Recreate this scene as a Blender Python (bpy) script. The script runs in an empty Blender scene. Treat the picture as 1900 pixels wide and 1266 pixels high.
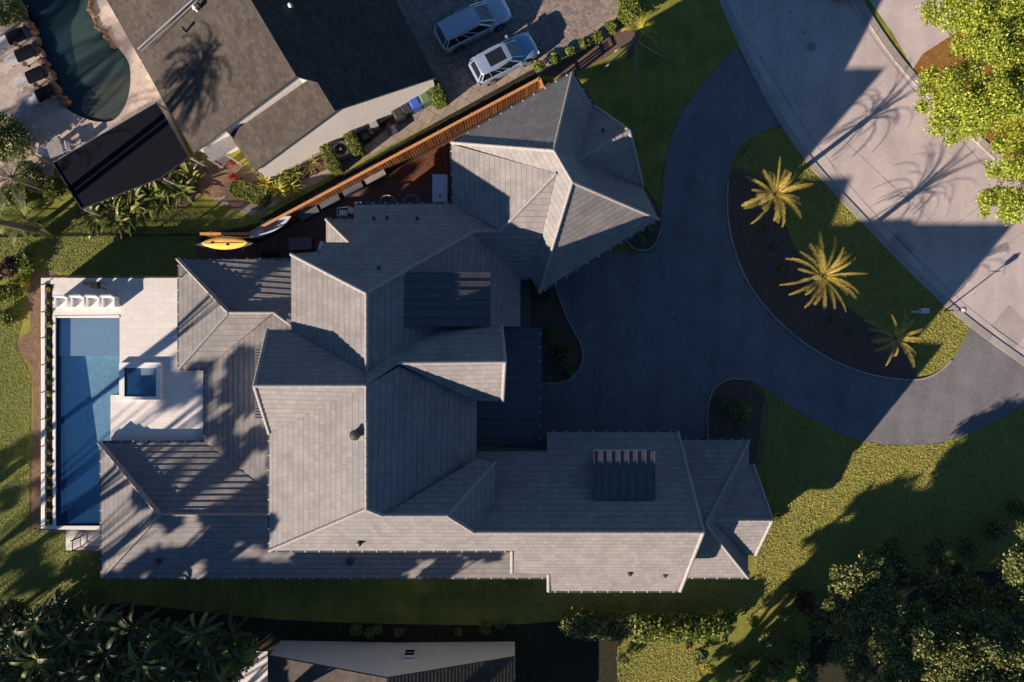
import bpy, bmesh, math, random
import numpy as np
from mathutils import Vector, Matrix
from mathutils.geometry import tessellate_polygon
random.seed(7); RN = np.random.default_rng(11)
SC = bpy.context.scene; COL = SC.collection
R = math.radians
# ---------------------------------------------------------------- camera, sky, sun
CAMH = 47.0; GW = 68.0; S = GW / 1900.0
cam = bpy.data.cameras.new('camera'); camo = bpy.data.objects.new('camera', cam); COL.objects.link(camo)
camo.location = (0, 0, CAMH); cam.sensor_width = 36; cam.lens = 36 * CAMH / GW; cam.clip_end = 500; cam.clip_start = .5
SC.camera = camo
SUN_EL, SUN_AZ = 19.0, 217.4       # direction to the sun: math angle from +X
w = bpy.data.worlds.new("World"); SC.world = w; w.use_nodes = True
nt = w.node_tree; bg = nt.nodes['Background']; sky = nt.nodes.new('ShaderNodeTexSky')
sky.sky_type = 'NISHITA'; sky.sun_disc = False; sky.altitude = 1500; sky.dust_density = .2; sky.air_density = 1.0; sky.ozone_density = 6; sky.sun_elevation = R(SUN_EL); sky.sun_rotation = R(90 - SUN_AZ)
nt.links.new(sky.outputs[0], bg.inputs[0]); bg.inputs[1].default_value = 0.05
sl = bpy.data.lights.new('sun', 'SUN'); sl.energy = 5.0; sl.angle = R(.5); sl.color = (1, .83, .70)
so = bpy.data.objects.new('sun', sl); COL.objects.link(so)
sd = Vector((math.cos(R(SUN_AZ)) * math.cos(R(SUN_EL)), math.sin(R(SUN_AZ)) * math.cos(R(SUN_EL)), math.sin(R(SUN_EL))))
so.rotation_euler = sd.to_track_quat('Z', 'Y').to_euler(); so.location = (-30, -30, 60)
SC.view_settings.view_transform = 'Standard'; SC.view_settings.look = 'None'
SC.view_settings.exposure = 1.1; SC.view_settings.gamma = 1
# ---------------------------------------------------------------- helpers
def P(px, py, z=0.0):
    k = (CAMH - z) / CAMH * S
    return Vector(((px - 950) * k, (633 - py) * k, z))
def PX(p): return [P(*q) for q in p]

def tag(o, label=None, cat=None, group=None, kind=None):
    if label: o['label'] = label
    if cat: o['category'] = cat
    if group: o['group'] = group
    if kind: o['kind'] = kind
    return o
def thing(name, label, cat, loc=(0, 0, 0), group=None, rz=0):
    o = bpy.data.objects.new(name, None); COL.objects.link(o); o.location = loc; o.rotation_euler.z = rz
    o.empty_display_size = .3
    return tag(o, label, cat, group)
def copy_tree(o, parent=None):
    c = o.copy(); COL.objects.link(c)
    if parent: c.parent = parent
    for ch in [x for x in bpy.data.objects if x.parent == o]: copy_tree(ch, c)
    return c
def worldloc(o):
    v = Vector((0, 0, 0))
    while o is not None: v += Vector(o.location); o = o.parent
    return v
class MB:
    """collects polygons; build() links them as one mesh object"""
    def __init__(s): s.v = []; s.f = []; s.m = []; s.uv = []
    def face(s, pts, mi=0, uv=None):
        b = len(s.v); s.v += [tuple(p) for p in pts]; s.f.append(tuple(range(b, b + len(pts)))); s.m.append(mi)
        s.uv += (uv if uv else [(p[0], p[1]) for p in pts])
    def box(s, c, d, rz=0, mi=0, tilt=None, taper=1.0):
        c = Vector(c); M = Matrix.Rotation(rz, 3, 'Z')
        if tilt is not None: M = M @ tilt
        x, y, z = d[0] / 2, d[1] / 2, d[2] / 2
        p = [c + M @ Vector((sx * x * (taper if sz > 0 else 1), sy * y * (taper if sz > 0 else 1), sz * z)) for sz in (-1, 1) for sx, sy in ((-1, -1), (1, -1), (1, 1), (-1, 1))]
        for q in ((3, 2, 1, 0), (4, 5, 6, 7), (0, 1, 5, 4), (1, 2, 6, 5), (2, 3, 7, 6), (3, 0, 4, 7)): s.face([p[i] for i in q], mi)
        return s
    def bar(s, a, b, wd, ht=None, mi=0):
        a = Vector(a); b = Vector(b); ht = ht or wd; d = (b - a); L = d.length
        if L < 1e-6: return s
        d.normalize(); up = Vector((0, 0, 1)) if abs(d.z) < .95 else Vector((1, 0, 0))
        sx = d.cross(up).normalized() * wd / 2; sy = sx.cross(d).normalized() * ht / 2
        p = [a - sx - sy, a + sx - sy, a + sx + sy, a - sx + sy, b - sx - sy, b + sx - sy, b + sx + sy, b - sx + sy]
        for q in ((3, 2, 1, 0), (4, 5, 6, 7), (0, 1, 5, 4), (1, 2, 6, 5), (2, 3, 7, 6), (3, 0, 4, 7)): s.face([p[i] for i in q], mi)
        return s
    def tube(s, pts, rad, n=8, mi=0, cap=True):
        pts = [Vector(p) for p in pts]; rings = []
        if not hasattr(rad, '__len__'): rad = [rad] * len(pts)
        for i, p in enumerate(pts):
            d = (pts[min(i + 1, len(pts) - 1)] - pts[max(i - 1, 0)]).normalized()
            a = d.cross(Vector((0, 0, 1)));
            if a.length < .05: a = Vector((1, 0, 0))
            a.normalize(); b = a.cross(d)
            rings.append([p + (a * math.cos(t) + b * math.sin(t)) * rad[i] for t in [2 * math.pi * k / n for k in range(n)]])
        for i in range(len(rings) - 1):
            for k in range(n): s.face([rings[i][k], rings[i][(k + 1) % n], rings[i + 1][(k + 1) % n], rings[i + 1][k]], mi)
        if cap: s.face(rings[-1], mi); s.face(rings[0][::-1], mi)
        return s
    def lathe(s, c, prof, n=20, mi=0, sx=1, sy=1):
        c = Vector(c); rings = [[c + Vector((r * math.cos(t) * sx, r * math.sin(t) * sy, z)) for t in [2 * math.pi * k / n for k in range(n)]] for r, z in prof]
        for i in range(len(rings) - 1):
            for k in range(n): s.face([rings[i][k], rings[i][(k + 1) % n], rings[i + 1][(k + 1) % n], rings[i + 1][k]], mi)
        s.face(rings[-1], mi); s.face(rings[0][::-1], mi)
        return s
    def prism(s, pts, z0, z1, mi=0, mis=None):
        """pts 2D/3D ring; straight walls between z0 and z1 with a tessellated top"""
        r = [Vector((p[0], p[1], 0)) for p in pts]
        for t in tessellate_polygon([r]):
            q = [Vector((r[i].x, r[i].y, z1)) for i in t]
            if (q[1] - q[0]).cross(q[2] - q[0]).z < 0: q = q[::-1]
            s.face(q, mi); s.face([Vector((a.x, a.y, z0)) for a in q[::-1]], mi)
        area = sum(r[i].x * r[(i + 1) % len(r)].y - r[(i + 1) % len(r)].x * r[i].y for i in range(len(r)))
        for i in range(len(r)):
            a, b = r[i], r[(i + 1) % len(r)]
            if area < 0: a, b = b, a
            s.face([(a.x, a.y, z0), (b.x, b.y, z0), (b.x, b.y, z1), (a.x, a.y, z1)], mi if mis is None else mis)
        return s
    def build(s, name, mats, parent=None, smooth=False, merge=False):
        me = bpy.data.meshes.new(name); off = worldloc(parent) if parent else Vector((0, 0, 0))
        me.from_pydata([(a[0] - off.x, a[1] - off.y, a[2] - off.z) for a in s.v], [], s.f)
        if not isinstance(mats, (list, tuple)): mats = [mats]
        for m in mats: me.materials.append(m)
        me.polygons.foreach_set('material_index', s.m)
        uvl = me.uv_layers.new(name='UVMap'); uvl.data.foreach_set('uv', [c for t in s.uv for c in t])
        if merge or smooth:
            bm = bmesh.new(); bm.from_mesh(me); bmesh.ops.remove_doubles(bm, verts=bm.verts, dist=.0005)
            bmesh.ops.recalc_face_normals(bm, faces=bm.faces); bm.to_mesh(me); bm.free()
        if smooth:
            me.polygons.foreach_set('use_smooth', [True] * len(me.polygons))
            try: me.set_sharp_from_angle(angle=R(38))
            except Exception: pass
        o = bpy.data.objects.new(name, me); COL.objects.link(o)
        if parent: o.parent = parent
        return o
def arrmesh(name, V, F, mat, parent=None, smooth=False):
    """V (n,3) F (m,k) numpy"""
    off = worldloc(parent) if parent else Vector((0, 0, 0))
    V = np.asarray(V, dtype=np.float32) - np.array(off[:], dtype=np.float32); F = np.asarray(F, dtype=np.int32)
    me = bpy.data.meshes.new(name); k = F.shape[1]
    me.vertices.add(len(V)); me.vertices.foreach_set('co', V.ravel())
    me.loops.add(F.size); me.loops.foreach_set('vertex_index', F.ravel())
    me.polygons.add(len(F)); me.polygons.foreach_set('loop_start', np.arange(0, F.size, k, dtype=np.int32))
    me.update(calc_edges=True); me.validate()
    for m in (mat if isinstance(mat, (list, tuple)) else [mat]): me.materials.append(m)
    o = bpy.data.objects.new(name, me); COL.objects.link(o)
    if parent: o.parent = parent
    return o
def smooth_ring(pts, n=6, closed=True):
    pts = [Vector((p[0], p[1])) for p in pts]; out = []; N = len(pts)
    for i in range(N if closed else N - 1):
        g = (lambda k: pts[k % N]) if closed else (lambda k: pts[max(0, min(N - 1, k))])
        p0, p1, p2, p3 = g(i - 1), g(i), g(i + 1), g(i + 2)
        for j in range(n):
            t = j / n
            out.append(.5 * ((2 * p1) + (p2 - p0) * t + (2 * p0 - 5 * p1 + 4 * p2 - p3) * t * t + (3 * p1 - p0 - 3 * p2 + p3) * t ** 3))
    if not closed: out.append(pts[-1])
    return [(p.x, p.y) for p in out]
def sheet(name, outer, z, mat, holes=(), kind='structure', thick=0, parent=None, side=None):
    """flat polygon (with holes) at height z, optional sides down"""
    bm = bmesh.new(); edges = []
    loops = [outer] + list(holes)
    for lp in loops:
        vs = [bm.verts.new((p[0], p[1], z)) for p in lp]
        for i in range(len(vs)): edges.append(bm.edges.new((vs[i], vs[(i + 1) % len(vs)])))
    bmesh.ops.triangle_fill(bm, use_beauty=True, use_dissolve=False, edges=edges, normal=(0, 0, 1))
    for f in bm.faces:
        if f.normal.z < 0: f.normal_flip()
    if thick:
        for lp in loops:
            for i in range(len(lp)):
                a, b = lp[i], lp[(i + 1) % len(lp)]
                f = bm.faces.new([bm.verts.new(q) for q in ((a[0], a[1], z), (b[0], b[1], z), (b[0], b[1], z - thick), (a[0], a[1], z - thick))])
                f.material_index = 1 if side else 0
    off = worldloc(parent) if parent else Vector((0, 0, 0))
    for v in bm.verts: v.co -= off
    me = bpy.data.meshes.new(name); bm.to_mesh(me); bm.free(); me.materials.append(mat)
    if side: me.materials.append(side)
    o = bpy.data.objects.new(name, me); COL.objects.link(o)
    if parent: o.parent = parent
    elif kind: o['kind'] = kind
    return o
def strip(pts, wd, z0, z1, mb, mi=0):
    """kerb / edging following a polyline"""
    pts = [Vector((p[0], p[1])) for p in pts]; L = []; Rr = []
    for i, p in enumerate(pts):
        d = (pts[min(i + 1, len(pts) - 1)] - pts[max(i - 1, 0)]).normalized(); n = Vector((-d.y, d.x)) * wd / 2
        L.append(p + n); Rr.append(p - n)
    for i in range(len(pts) - 1):
        a, b, c, d = L[i], L[i + 1], Rr[i + 1], Rr[i]
        mb.face([(d.x, d.y, z1), (c.x, c.y, z1), (b.x, b.y, z1), (a.x, a.y, z1)], mi)
        mb.face([(a.x, a.y, z1), (b.x, b.y, z1), (b.x, b.y, z0), (a.x, a.y, z0)], mi)
        mb.face([(d.x, d.y, z0), (c.x, c.y, z0), (c.x, c.y, z1), (d.x, d.y, z1)], mi)
    return mb
# ---------------------------------------------------------------- materials
def newmat(name):
    m = bpy.data.materials.new(name); m.use_nodes = True; return m, m.node_tree.nodes, m.node_tree.links, m.node_tree.nodes['Principled BSDF']
def mixc(N, L, fac, a, b, mode='MIX'):
    n = N.new('ShaderNodeMix'); n.data_type = 'RGBA'; n.blend_type = mode
    for i, v in ((0, fac), (6, a), (7, b)):
        if isinstance(v, (int, float)): n.inputs[i].default_value = v
        elif isinstance(v, (tuple, list)): n.inputs[i].default_value = (*v[:3], 1)
        else: L.new(v, n.inputs[i])
    return n.outputs[2]
def ramp(N, L, f, stops):
    n = N.new('ShaderNodeValToRGB'); L.new(f, n.inputs[0]); e = n.color_ramp.elements
    while len(e) < len(stops): e.new(.5)
    for i, (p, c) in enumerate(stops):
        e[i].position = p; e[i].color = (*c, 1) if hasattr(c, '__len__') else (c, c, c, 1)
    return n.outputs[0]
def noise(N, L, vec, scale, detail=4, rough=.6):
    n = N.new('ShaderNodeTexNoise'); n.inputs['Scale'].default_value = scale; n.inputs['Detail'].default_value = detail
    n.inputs['Roughness'].default_value = rough; L.new(vec, n.inputs['Vector']); return n.outputs['Fac']
def objc(N): 
    return N.new('ShaderNodeNewGeometry').outputs['Position']
def bump(N, L, h, bs, strength=.4, dist=.02):
    n = N.new('ShaderNodeBump'); n.inputs['Strength'].default_value = strength; n.inputs['Distance'].default_value = dist
    L.new(h, n.inputs['Height']); L.new(n.outputs[0], bs.inputs['Normal'])
def M_(op, N, L, a, b=None):
    n = N.new('ShaderNodeMath'); n.operation = op
    for i, v in ((0, a), (1, b)):
        if v is None: continue
        if isinstance(v, (int, float)): n.inputs[i].default_value = v
        else: L.new(v, n.inputs[i])
    return n.outputs[0]
def plain(name, c, rough=.6, metal=0, spec=.5, var=.12, nscale=6, bmp=0.0, coat=0):
    m, N, L, b = newmat(name); g = objc(N); f = noise(N, L, g, nscale)
    lo = tuple(x * (1 - var) for x in c); hi = tuple(min(1, x * (1 + var)) for x in c)
    L.new(ramp(N, L, f, [(.3, lo), (.7, hi)]), b.inputs['Base Color'])
    b.inputs['Roughness'].default_value = rough; b.inputs['Metallic'].default_value = metal
    b.inputs['Specular IOR Level'].default_value = spec; b.inputs['Coat Weight'].default_value = coat
    if bmp: bump(N, L, noise(N, L, g, nscale * 6, 3), b, bmp, .02)
    return m
def tile_mat(name, base, tw=.30, th=.36, var=.18, rough=.75, mott=.25, warm=(1.04, 1, .95), joint=.36):
    m, N, L, b = newmat(name); uv = N.new('ShaderNodeUVMap').outputs[0]
    sp = N.new('ShaderNodeSeparateXYZ'); L.new(uv, sp.inputs[0])
    row = M_('FLOOR', N, L, M_('DIVIDE', N, L, sp.outputs[1], th))
    sh = M_('MULTIPLY', N, L, row, .37)
    uc = M_('ADD', N, L, M_('DIVIDE', N, L, sp.outputs[0], tw), sh); col = M_('FLOOR', N, L, uc)
    cb = N.new('ShaderNodeCombineXYZ'); L.new(col, cb.inputs[0]); L.new(row, cb.inputs[1])
    wn = N.new('ShaderNodeTexWhiteNoise'); wn.noise_dimensions = '2D'; L.new(cb.outputs[0], wn.inputs['Vector'])
    lo = tuple(x * (1 - var) for x in base); hi = tuple(x * (1 + var) * k for x, k in zip(base, warm))
    c = ramp(N, L, wn.outputs[0], [(0, lo), (.5, base), (1, hi)])
    big = noise(N, L, objc(N), .9, 6, .65)
    c = mixc(N, L, 1.0, c, ramp(N, L, big, [(.3, 1 - mott), (.7, 1 + mott * .3)]), 'MULTIPLY')
    fr = M_('FRACT', N, L, uc); gap = M_('LESS_THAN', N, L, fr, .06)
    c = mixc(N, L, M_('MULTIPLY', N, L, gap, .28), c, (.03, .03, .03))
    fv = M_('FRACT', N, L, M_('DIVIDE', N, L, sp.outputs[1], th)); jl = M_('LESS_THAN', N, L, fv, .13)
    c = mixc(N, L, M_('MULTIPLY', N, L, jl, joint), c, (.02, .02, .02))
    L.new(c, b.inputs['Base Color']); b.inputs['Roughness'].default_value = rough; b.inputs['Specular IOR Level'].default_value = .35
    bump(N, L, M_('ADD', N, L, noise(N, L, objc(N), 30, 3), M_('MULTIPLY', N, L, wn.outputs[0], .6)), b, .35, .02)
    return m
def ground_mat(name, stops, s1=1.2, s2=14, mixf=.55, rough=.9, bmp=.5, s3=60, dist=.04):
    m, N, L, b = newmat(name); g = objc(N)
    a = noise(N, L, g, s1, 5, .6); c = noise(N, L, g, s2, 4, .7); d = noise(N, L, g, s3, 2, .6)
    f = M_('ADD', N, L, M_('MULTIPLY', N, L, a, 1 - mixf), M_('MULTIPLY', N, L, M_('ADD', N, L, M_('MULTIPLY', N, L, c, .5), M_('MULTIPLY', N, L, d, .5)), mixf))
    c0 = ramp(N, L, f, stops)
    if name == 'lawn_grass':
        wv = N.new('ShaderNodeTexWave'); wv.inputs['Scale'].default_value = .32; wv.inputs['Distortion'].default_value = 1.2; wv.inputs['Detail'].default_value = 2; L.new(g, wv.inputs['Vector'])
        c0 = mixc(N, L, 1, c0, ramp(N, L, wv.outputs['Fac'], [(.2, .95), (.8, 1.03)]), 'MULTIPLY')
        c0 = mixc(N, L, 1, c0, ramp(N, L, noise(N, L, g, .55, 6, .7), [(.35, (.62, .80, .62)), (.65, (1.15, 1.05, 1.0))]), 'MULTIPLY')
    L.new(c0, b.inputs['Base Color']); b.inputs['Roughness'].default_value = rough; b.inputs['Specular IOR Level'].default_value = .2
    bump(N, L, M_('ADD', N, L, c, d), b, bmp, dist)
    return m
def leaf_mat(name, cols, rough=.55, trans=.25):
    m, N, L, b = newmat(name); r = N.new('ShaderNodeNewGeometry').outputs['Random Per Island']
    st = [(i / (len(cols) - 1), c) for i, c in enumerate(cols)]
    c = ramp(N, L, r, st); L.new(c, b.inputs['Base Color']); b.inputs['Roughness'].default_value = rough
    b.inputs['Specular IOR Level'].default_value = .3
    t = N.new('ShaderNodeBsdfTranslucent'); L.new(c, t.inputs[0]); mx = N.new('ShaderNodeMixShader'); mx.inputs[0].default_value = trans
    L.new(b.outputs[0], mx.inputs[1]); L.new(t.outputs[0], mx.inputs[2]); L.new(mx.outputs[0], N['Material Output'].inputs[0])
    return m
def pave_mat(name, base, w=.30, h=.15, ang=0, var=.15, mortar=(.12, .11, .1), ms=.006, mott=.3, rough=.85, specks=False):
    m, N, L, b = newmat(name); g = objc(N); mp = N.new('ShaderNodeMapping'); mp.inputs['Rotation'].default_value = (0, 0, ang); L.new(g, mp.inputs[0])
    br = N.new('ShaderNodeTexBrick'); L.new(mp.outputs[0], br.inputs['Vector']); br.inputs['Scale'].default_value = 1
    br.inputs['Brick Width'].default_value = w; br.inputs['Row Height'].default_value = h; br.inputs['Mortar Size'].default_value = ms
    br.inputs['Color1'].default_value = (*[x * (1 - var) for x in base], 1); br.inputs['Color2'].default_value = (*[min(1, x * (1 + var)) for x in base], 1)
    br.inputs['Mortar'].default_value = (*mortar, 1)
    big = noise(N, L, g, .35, 8, .62); mid = noise(N, L, g, 5, 5, .6)
    c = mixc(N, L, 1, br.outputs[0], ramp(N, L, big, [(.3, 1 - mott), (.72, 1 + mott * .25)]), 'MULTIPLY')
    c = mixc(N, L, .5, c, ramp(N, L, mid, [(.3, 1 - mott), (.7, 1.1)]), 'MULTIPLY')
    if specks:
        vs = N.new('ShaderNodeTexVoronoi'); vs.inputs['Scale'].default_value = 1.1; L.new(g, vs.inputs['Vector'])
        sc_ = N.new('ShaderNodeSeparateColor'); L.new(vs.outputs['Color'], sc_.inputs[0])
        rr_ = M_('MULTIPLY', N, L, M_('LESS_THAN', N, L, vs.outputs['Distance'], .07), M_('GREATER_THAN', N, L, sc_.outputs[0], .72))
        c = mixc(N, L, M_('MULTIPLY', N, L, rr_, .55), c, (.55, .52, .48))
        st_ = noise(N, L, g, 1.3, 8, .75); c = mixc(N, L, M_('MULTIPLY', N, L, ramp(N, L, st_, [(.60, 0.0), (.72, 1.0)]), .22), c, (.5, .47, .44))
        w_ = N.new('ShaderNodeTexWave'); w_.inputs['Scale'].default_value = .16; w_.inputs['Distortion'].default_value = 6; w_.inputs['Detail'].default_value = 3; w_.inputs['Detail Scale'].default_value = .6; L.new(g, w_.inputs['Vector'])
        c = mixc(N, L, .12, c, ramp(N, L, w_.outputs['Fac'], [(.1, .35), (.5, 1.0)]), 'MULTIPLY')
    L.new(c, b.inputs['Base Color']); b.inputs['Roughness'].default_value = rough; b.inputs['Specular IOR Level'].default_value = .3
    bump(N, L, M_('ADD', N, L, noise(N, L, g, 40, 2), br.outputs['Fac']), b, .3, .01)
    return m
def rib_mat(name, c, rough=.4, metal=.0):
    return plain(name, c, rough, metal, var=.15, nscale=3)
MT = dict(
 tile=tile_mat('slate_tile', (.235, .226, .219), var=.085, mott=.2),
 cap=plain('ridge_tile', (.27, .255, .24), .7, var=.25, nscale=8),
 metal=rib_mat('dark_standing_seam', (.085, .085, .095)),
 stucco=plain('white_stucco', (.72, .70, .66), .85, var=.06, bmp=.4),
 render=plain('grey_render', (.20, .20, .195), .9, var=.08, bmp=.4),  # unseen walls, grey chosen to cut light bounced onto the shaded ground
 gutter=plain('gutter_metal', (.07, .075, .075), .4, var=.1),
 hanger=plain('gutter_hanger', (.75, .75, .72), .4, var=.05),
 glass=plain('window_glass', (.015, .018, .02), .06, spec=.8, var=.0),
 grass=ground_mat('lawn_grass', [(.28, (.13, .17, .03)), (.42, (.21, .23, .045)), (.55, (.33, .30, .065)), (.72, (.46, .38, .12))], .45, 14, .42, s3=26, bmp=1.0, dist=.08),
 mulch=ground_mat('dark_mulch', [(.35, (.07, .045, .035)), (.5, (.16, .105, .08)), (.7, (.36, .25, .19))], 3, 16, .8, bmp=1, s3=30, dist=.08),
 shade_soil=ground_mat('shade_darkened_soil', [(.35, (.012, .012, .007)), (.5, (.035, .034, .018)), (.7, (.09, .08, .045))], 3, 12, .8, bmp=1, s3=26, dist=.08),  # near-black ground colour with the shade painted in
 redmulch=ground_mat('red_mulch', [(.35, (.05, .018, .010)), (.5, (.16, .065, .035)), (.68, (.34, .17, .10))], 3, 14, .85, bmp=1, s3=24, dist=.08),
 gravel=ground_mat('pine_straw', [(.35, (.06, .035, .02)), (.5, (.20, .13, .08)), (.68, (.42, .31, .22))], 2, 12, .8, bmp=1, s3=26, dist=.06),
 orange=ground_mat('orange_leaf_litter', [(.35, (.10, .045, .012)), (.5, (.30, .14, .035)), (.68, (.48, .27, .08))], 2, 12, .85, bmp=1, s3=26, dist=.06),
 drive=pave_mat('charcoal_paver', (.210, .200, .208), .24, .16, .6, .07, (.17, .16, .16), .008, .25, specks=True),
 street=pave_mat('street_concrete', (.56, .475, .44), 60, 60, .63, .03, (.2, .18, .16), .02, .22, specks=True),
 curb=pave_mat('curb_concrete', (.40, .36, .32), 3, 3, .63, .05, (.2, .18, .16), .02, .3),
 patch=pave_mat('street_patch_concrete', (.44, .385, .36), 60, 60, .63, .03, (.2, .18, .16), .02, .3),
 paver=pave_mat('brick_paver', (.33, .27, .23), .22, .16, .5, .28, (.12, .10, .09), .012, .25),
 walk=pave_mat('walk_slab', (.36, .30, .235), .9, .9, .5, .12, (.15, .12, .10), .02, .3),
 deck=pave_mat('white_porcelain_deck', (.74, .70, .635), .8, .4, 0, .035, (.55, .52, .47), .008, .07, .6),
 ndeck=pave_mat('travertine_deck', (.52, .43, .36), .6, .6, .5, .15, (.35, .28, .24), .01, .25),
 coping=plain('white_coping', (.80, .78, .74), .5, var=.04),
 shelf=plain('pool_shelf_tile', (.32, .40, .45), .6, var=.08, nscale=10),
 deep=pave_mat('pool_floor_tile', (.27, .45, .50), .15, .15, 0, .12, (.22, .38, .43), .006, .1),
 nshal=plain('shallow_pool_floor', (.10, .13, .115), .8, var=.1, nscale=14),
 ndeep=plain('deep_pool_floor', (.012, .045, .055), .8, var=.15, nscale=8),
 nshelf=plain('sandy_pool_ledge', (.15, .13, .105), .8, var=.1, nscale=10),
 rock=ground_mat('boulder', [(.35, (.07, .04, .025)), (.5, (.20, .12, .075)), (.7, (.42, .30, .21))], 2, 7, .6, bmp=1),
 brown=tile_mat('brown_shingle', (.077, .065, .054), .28, .22, .22, .9, .3),
 brownd=tile_mat('brown_shingle_back', (.155, .130, .112), .28, .22, .22, .9, .3),
 nstucco=plain('cream_stucco', (.80, .76, .70), .9, var=.08, nscale=12, bmp=1),
 white=plain('white_paint', (.78, .77, .74), .5, var=.04),
 wood=pave_mat('cedar_board', (.33, .125, .045), .14, 4, 0, .3, (.06, .03, .02), .012, .3),
 woodtop=plain('cedar_cap', (.55, .25, .085), .7, var=.2, nscale=10),
 black=plain('black_metal', (.012, .012, .013), .4, var=.1),
 dark=plain('dark_plastic', (.03, .032, .035), .5, var=.2),
 grey=plain('grey_plastic', (.28, .28, .28), .6, var=.15),
 pad=plain('concrete_pad', (.25, .245, .235), .9, var=.2),
 slate=plain('slate_lid', (.10, .11, .13), .8, var=.15),
 tyre=plain('tyre_rubber', (.015, .015, .016), .8, var=.1),
 rim=plain('alloy_rim', (.45, .45, .46), .3, .8, var=.05),
 silver=plain('silver_paint', (.50, .54, .60), .28, .25, coat=.6, var=.02),
 bluesil=plain('blue_silver_paint', (.30, .40, .54), .25, .3, coat=.6, var=.02),
 cloth=plain('black_shade_cloth', (.007, .008, .013), .95, spec=.1, var=.2),
 navy=plain('navy_cloth', (.035, .045, .07), .85, var=.15),
 red=plain('red_paint', (.30, .012, .016), .35, var=.1),
 binblue=plain('blue_bin_plastic', (.035, .10, .42), .45, var=.08),
 bingreen=plain('green_bin_plastic', (.10, .17, .09), .5, var=.1),
 kayak=plain('orange_kayak_hull', (.95, .52, .09), .35, var=.12, nscale=2),
 board=plain('white_board', (.55, .58, .66), .35, var=.06),
 bark=ground_mat('bark', [(.3, (.05, .035, .025)), (.7, (.17, .13, .10))], 4, 20, .7),
 palmbark=ground_mat('palm_trunk', [(.3, (.10, .07, .04)), (.7, (.30, .22, .14))], 4, 20, .7),
 stake=plain('timber_stake', (.24, .20, .17), .8, var=.2),
 boulderw=plain('pale_stone', (.45, .43, .40), .8, var=.2),
)
def water_mat(name, tint, scat=(.03, .13, .36), rough=.02):
    m, N, L, b = newmat(name); N.remove(b)
    t = N.new('ShaderNodeBsdfTransparent'); t.inputs[0].default_value = (*tint, 1)
    g = N.new('ShaderNodeBsdfGlossy'); g.inputs['Roughness'].default_value = rough
    lw = N.new('ShaderNodeLayerWeight'); lw.inputs[0].default_value = .5
    nz = noise(N, L, objc(N), 2.2, 3, .5); bp = N.new('ShaderNodeBump'); bp.inputs['Strength'].default_value = .12; bp.inputs['Distance'].default_value = .05
    L.new(nz, bp.inputs['Height']); L.new(bp.outputs[0], g.inputs['Normal']); L.new(bp.outputs[0], lw.inputs['Normal'])
    fc = M_('ADD', N, L, M_('MULTIPLY', N, L, M_('POWER', N, L, lw.outputs['Facing'], 4.0), .8), .025)
    df = N.new('ShaderNodeBsdfDiffuse'); df.inputs[0].default_value = (*scat, 1); m2 = N.new('ShaderNodeMixShader'); m2.inputs[0].default_value = .2; L.new(t.outputs[0], m2.inputs[1]); L.new(df.outputs[0], m2.inputs[2])
    mx = N.new('ShaderNodeMixShader'); L.new(fc, mx.inputs[0]); L.new(m2.outputs[0], mx.inputs[1]); L.new(g.outputs[0], mx.inputs[2])
    L.new(mx.outputs[0], N['Material Output'].inputs[0]); return m
MT['water'] = water_mat('pool_water', (.86, .95, 1.0), (.05, .19, .48))
MT['nwater'] = water_mat('lagoon_water', (.75, .85, .85), (.01, .03, .035))
LM = dict(
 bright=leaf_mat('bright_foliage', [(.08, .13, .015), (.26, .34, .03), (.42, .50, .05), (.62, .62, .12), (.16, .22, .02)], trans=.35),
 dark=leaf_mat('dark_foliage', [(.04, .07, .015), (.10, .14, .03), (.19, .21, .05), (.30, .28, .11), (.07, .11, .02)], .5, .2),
 palm=leaf_mat('golden_palm_leaf', [(.24, .24, .04), (.46, .38, .06), (.62, .45, .10), (.60, .36, .09), (.34, .36, .07)], trans=.3),
 palmdk=leaf_mat('dull_palm_leaf', [(.20, .13, .07), (.16, .14, .05), (.42, .34, .07), (.10, .12, .04)], trans=.3),
 green=leaf_mat('green_shrub_leaf', [(.05, .09, .015), (.12, .17, .02), (.24, .26, .04), (.08, .13, .02)], trans=.25),
 broad=leaf_mat('broad_leaf', [(.05, .09, .02), (.10, .15, .03), (.20, .22, .05), (.30, .28, .09), (.07, .11, .03)], .4, .25),
 banana=leaf_mat('banana_leaf', [(.02, .035, .015), (.035, .055, .02), (.07, .085, .02), (.03, .045, .015)], .55, .2),
 yellow=leaf_mat('yellow_croton_leaf', [(.30, .30, .03), (.50, .42, .04), (.20, .24, .03), (.60, .50, .10)], trans=.3),
 reddish=leaf_mat('red_leaf', [(.09, .025, .02), (.18, .06, .035), (.05, .03, .015), (.06, .07, .03)], trans=.2),
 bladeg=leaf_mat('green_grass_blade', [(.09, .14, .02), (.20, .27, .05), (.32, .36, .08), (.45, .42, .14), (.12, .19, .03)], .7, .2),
 blade=leaf_mat('grass_blade', [(.18, .22, .045), (.34, .35, .07), (.46, .41, .10), (.58, .50, .16), (.25, .29, .05)], .7, .2),
)
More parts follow.
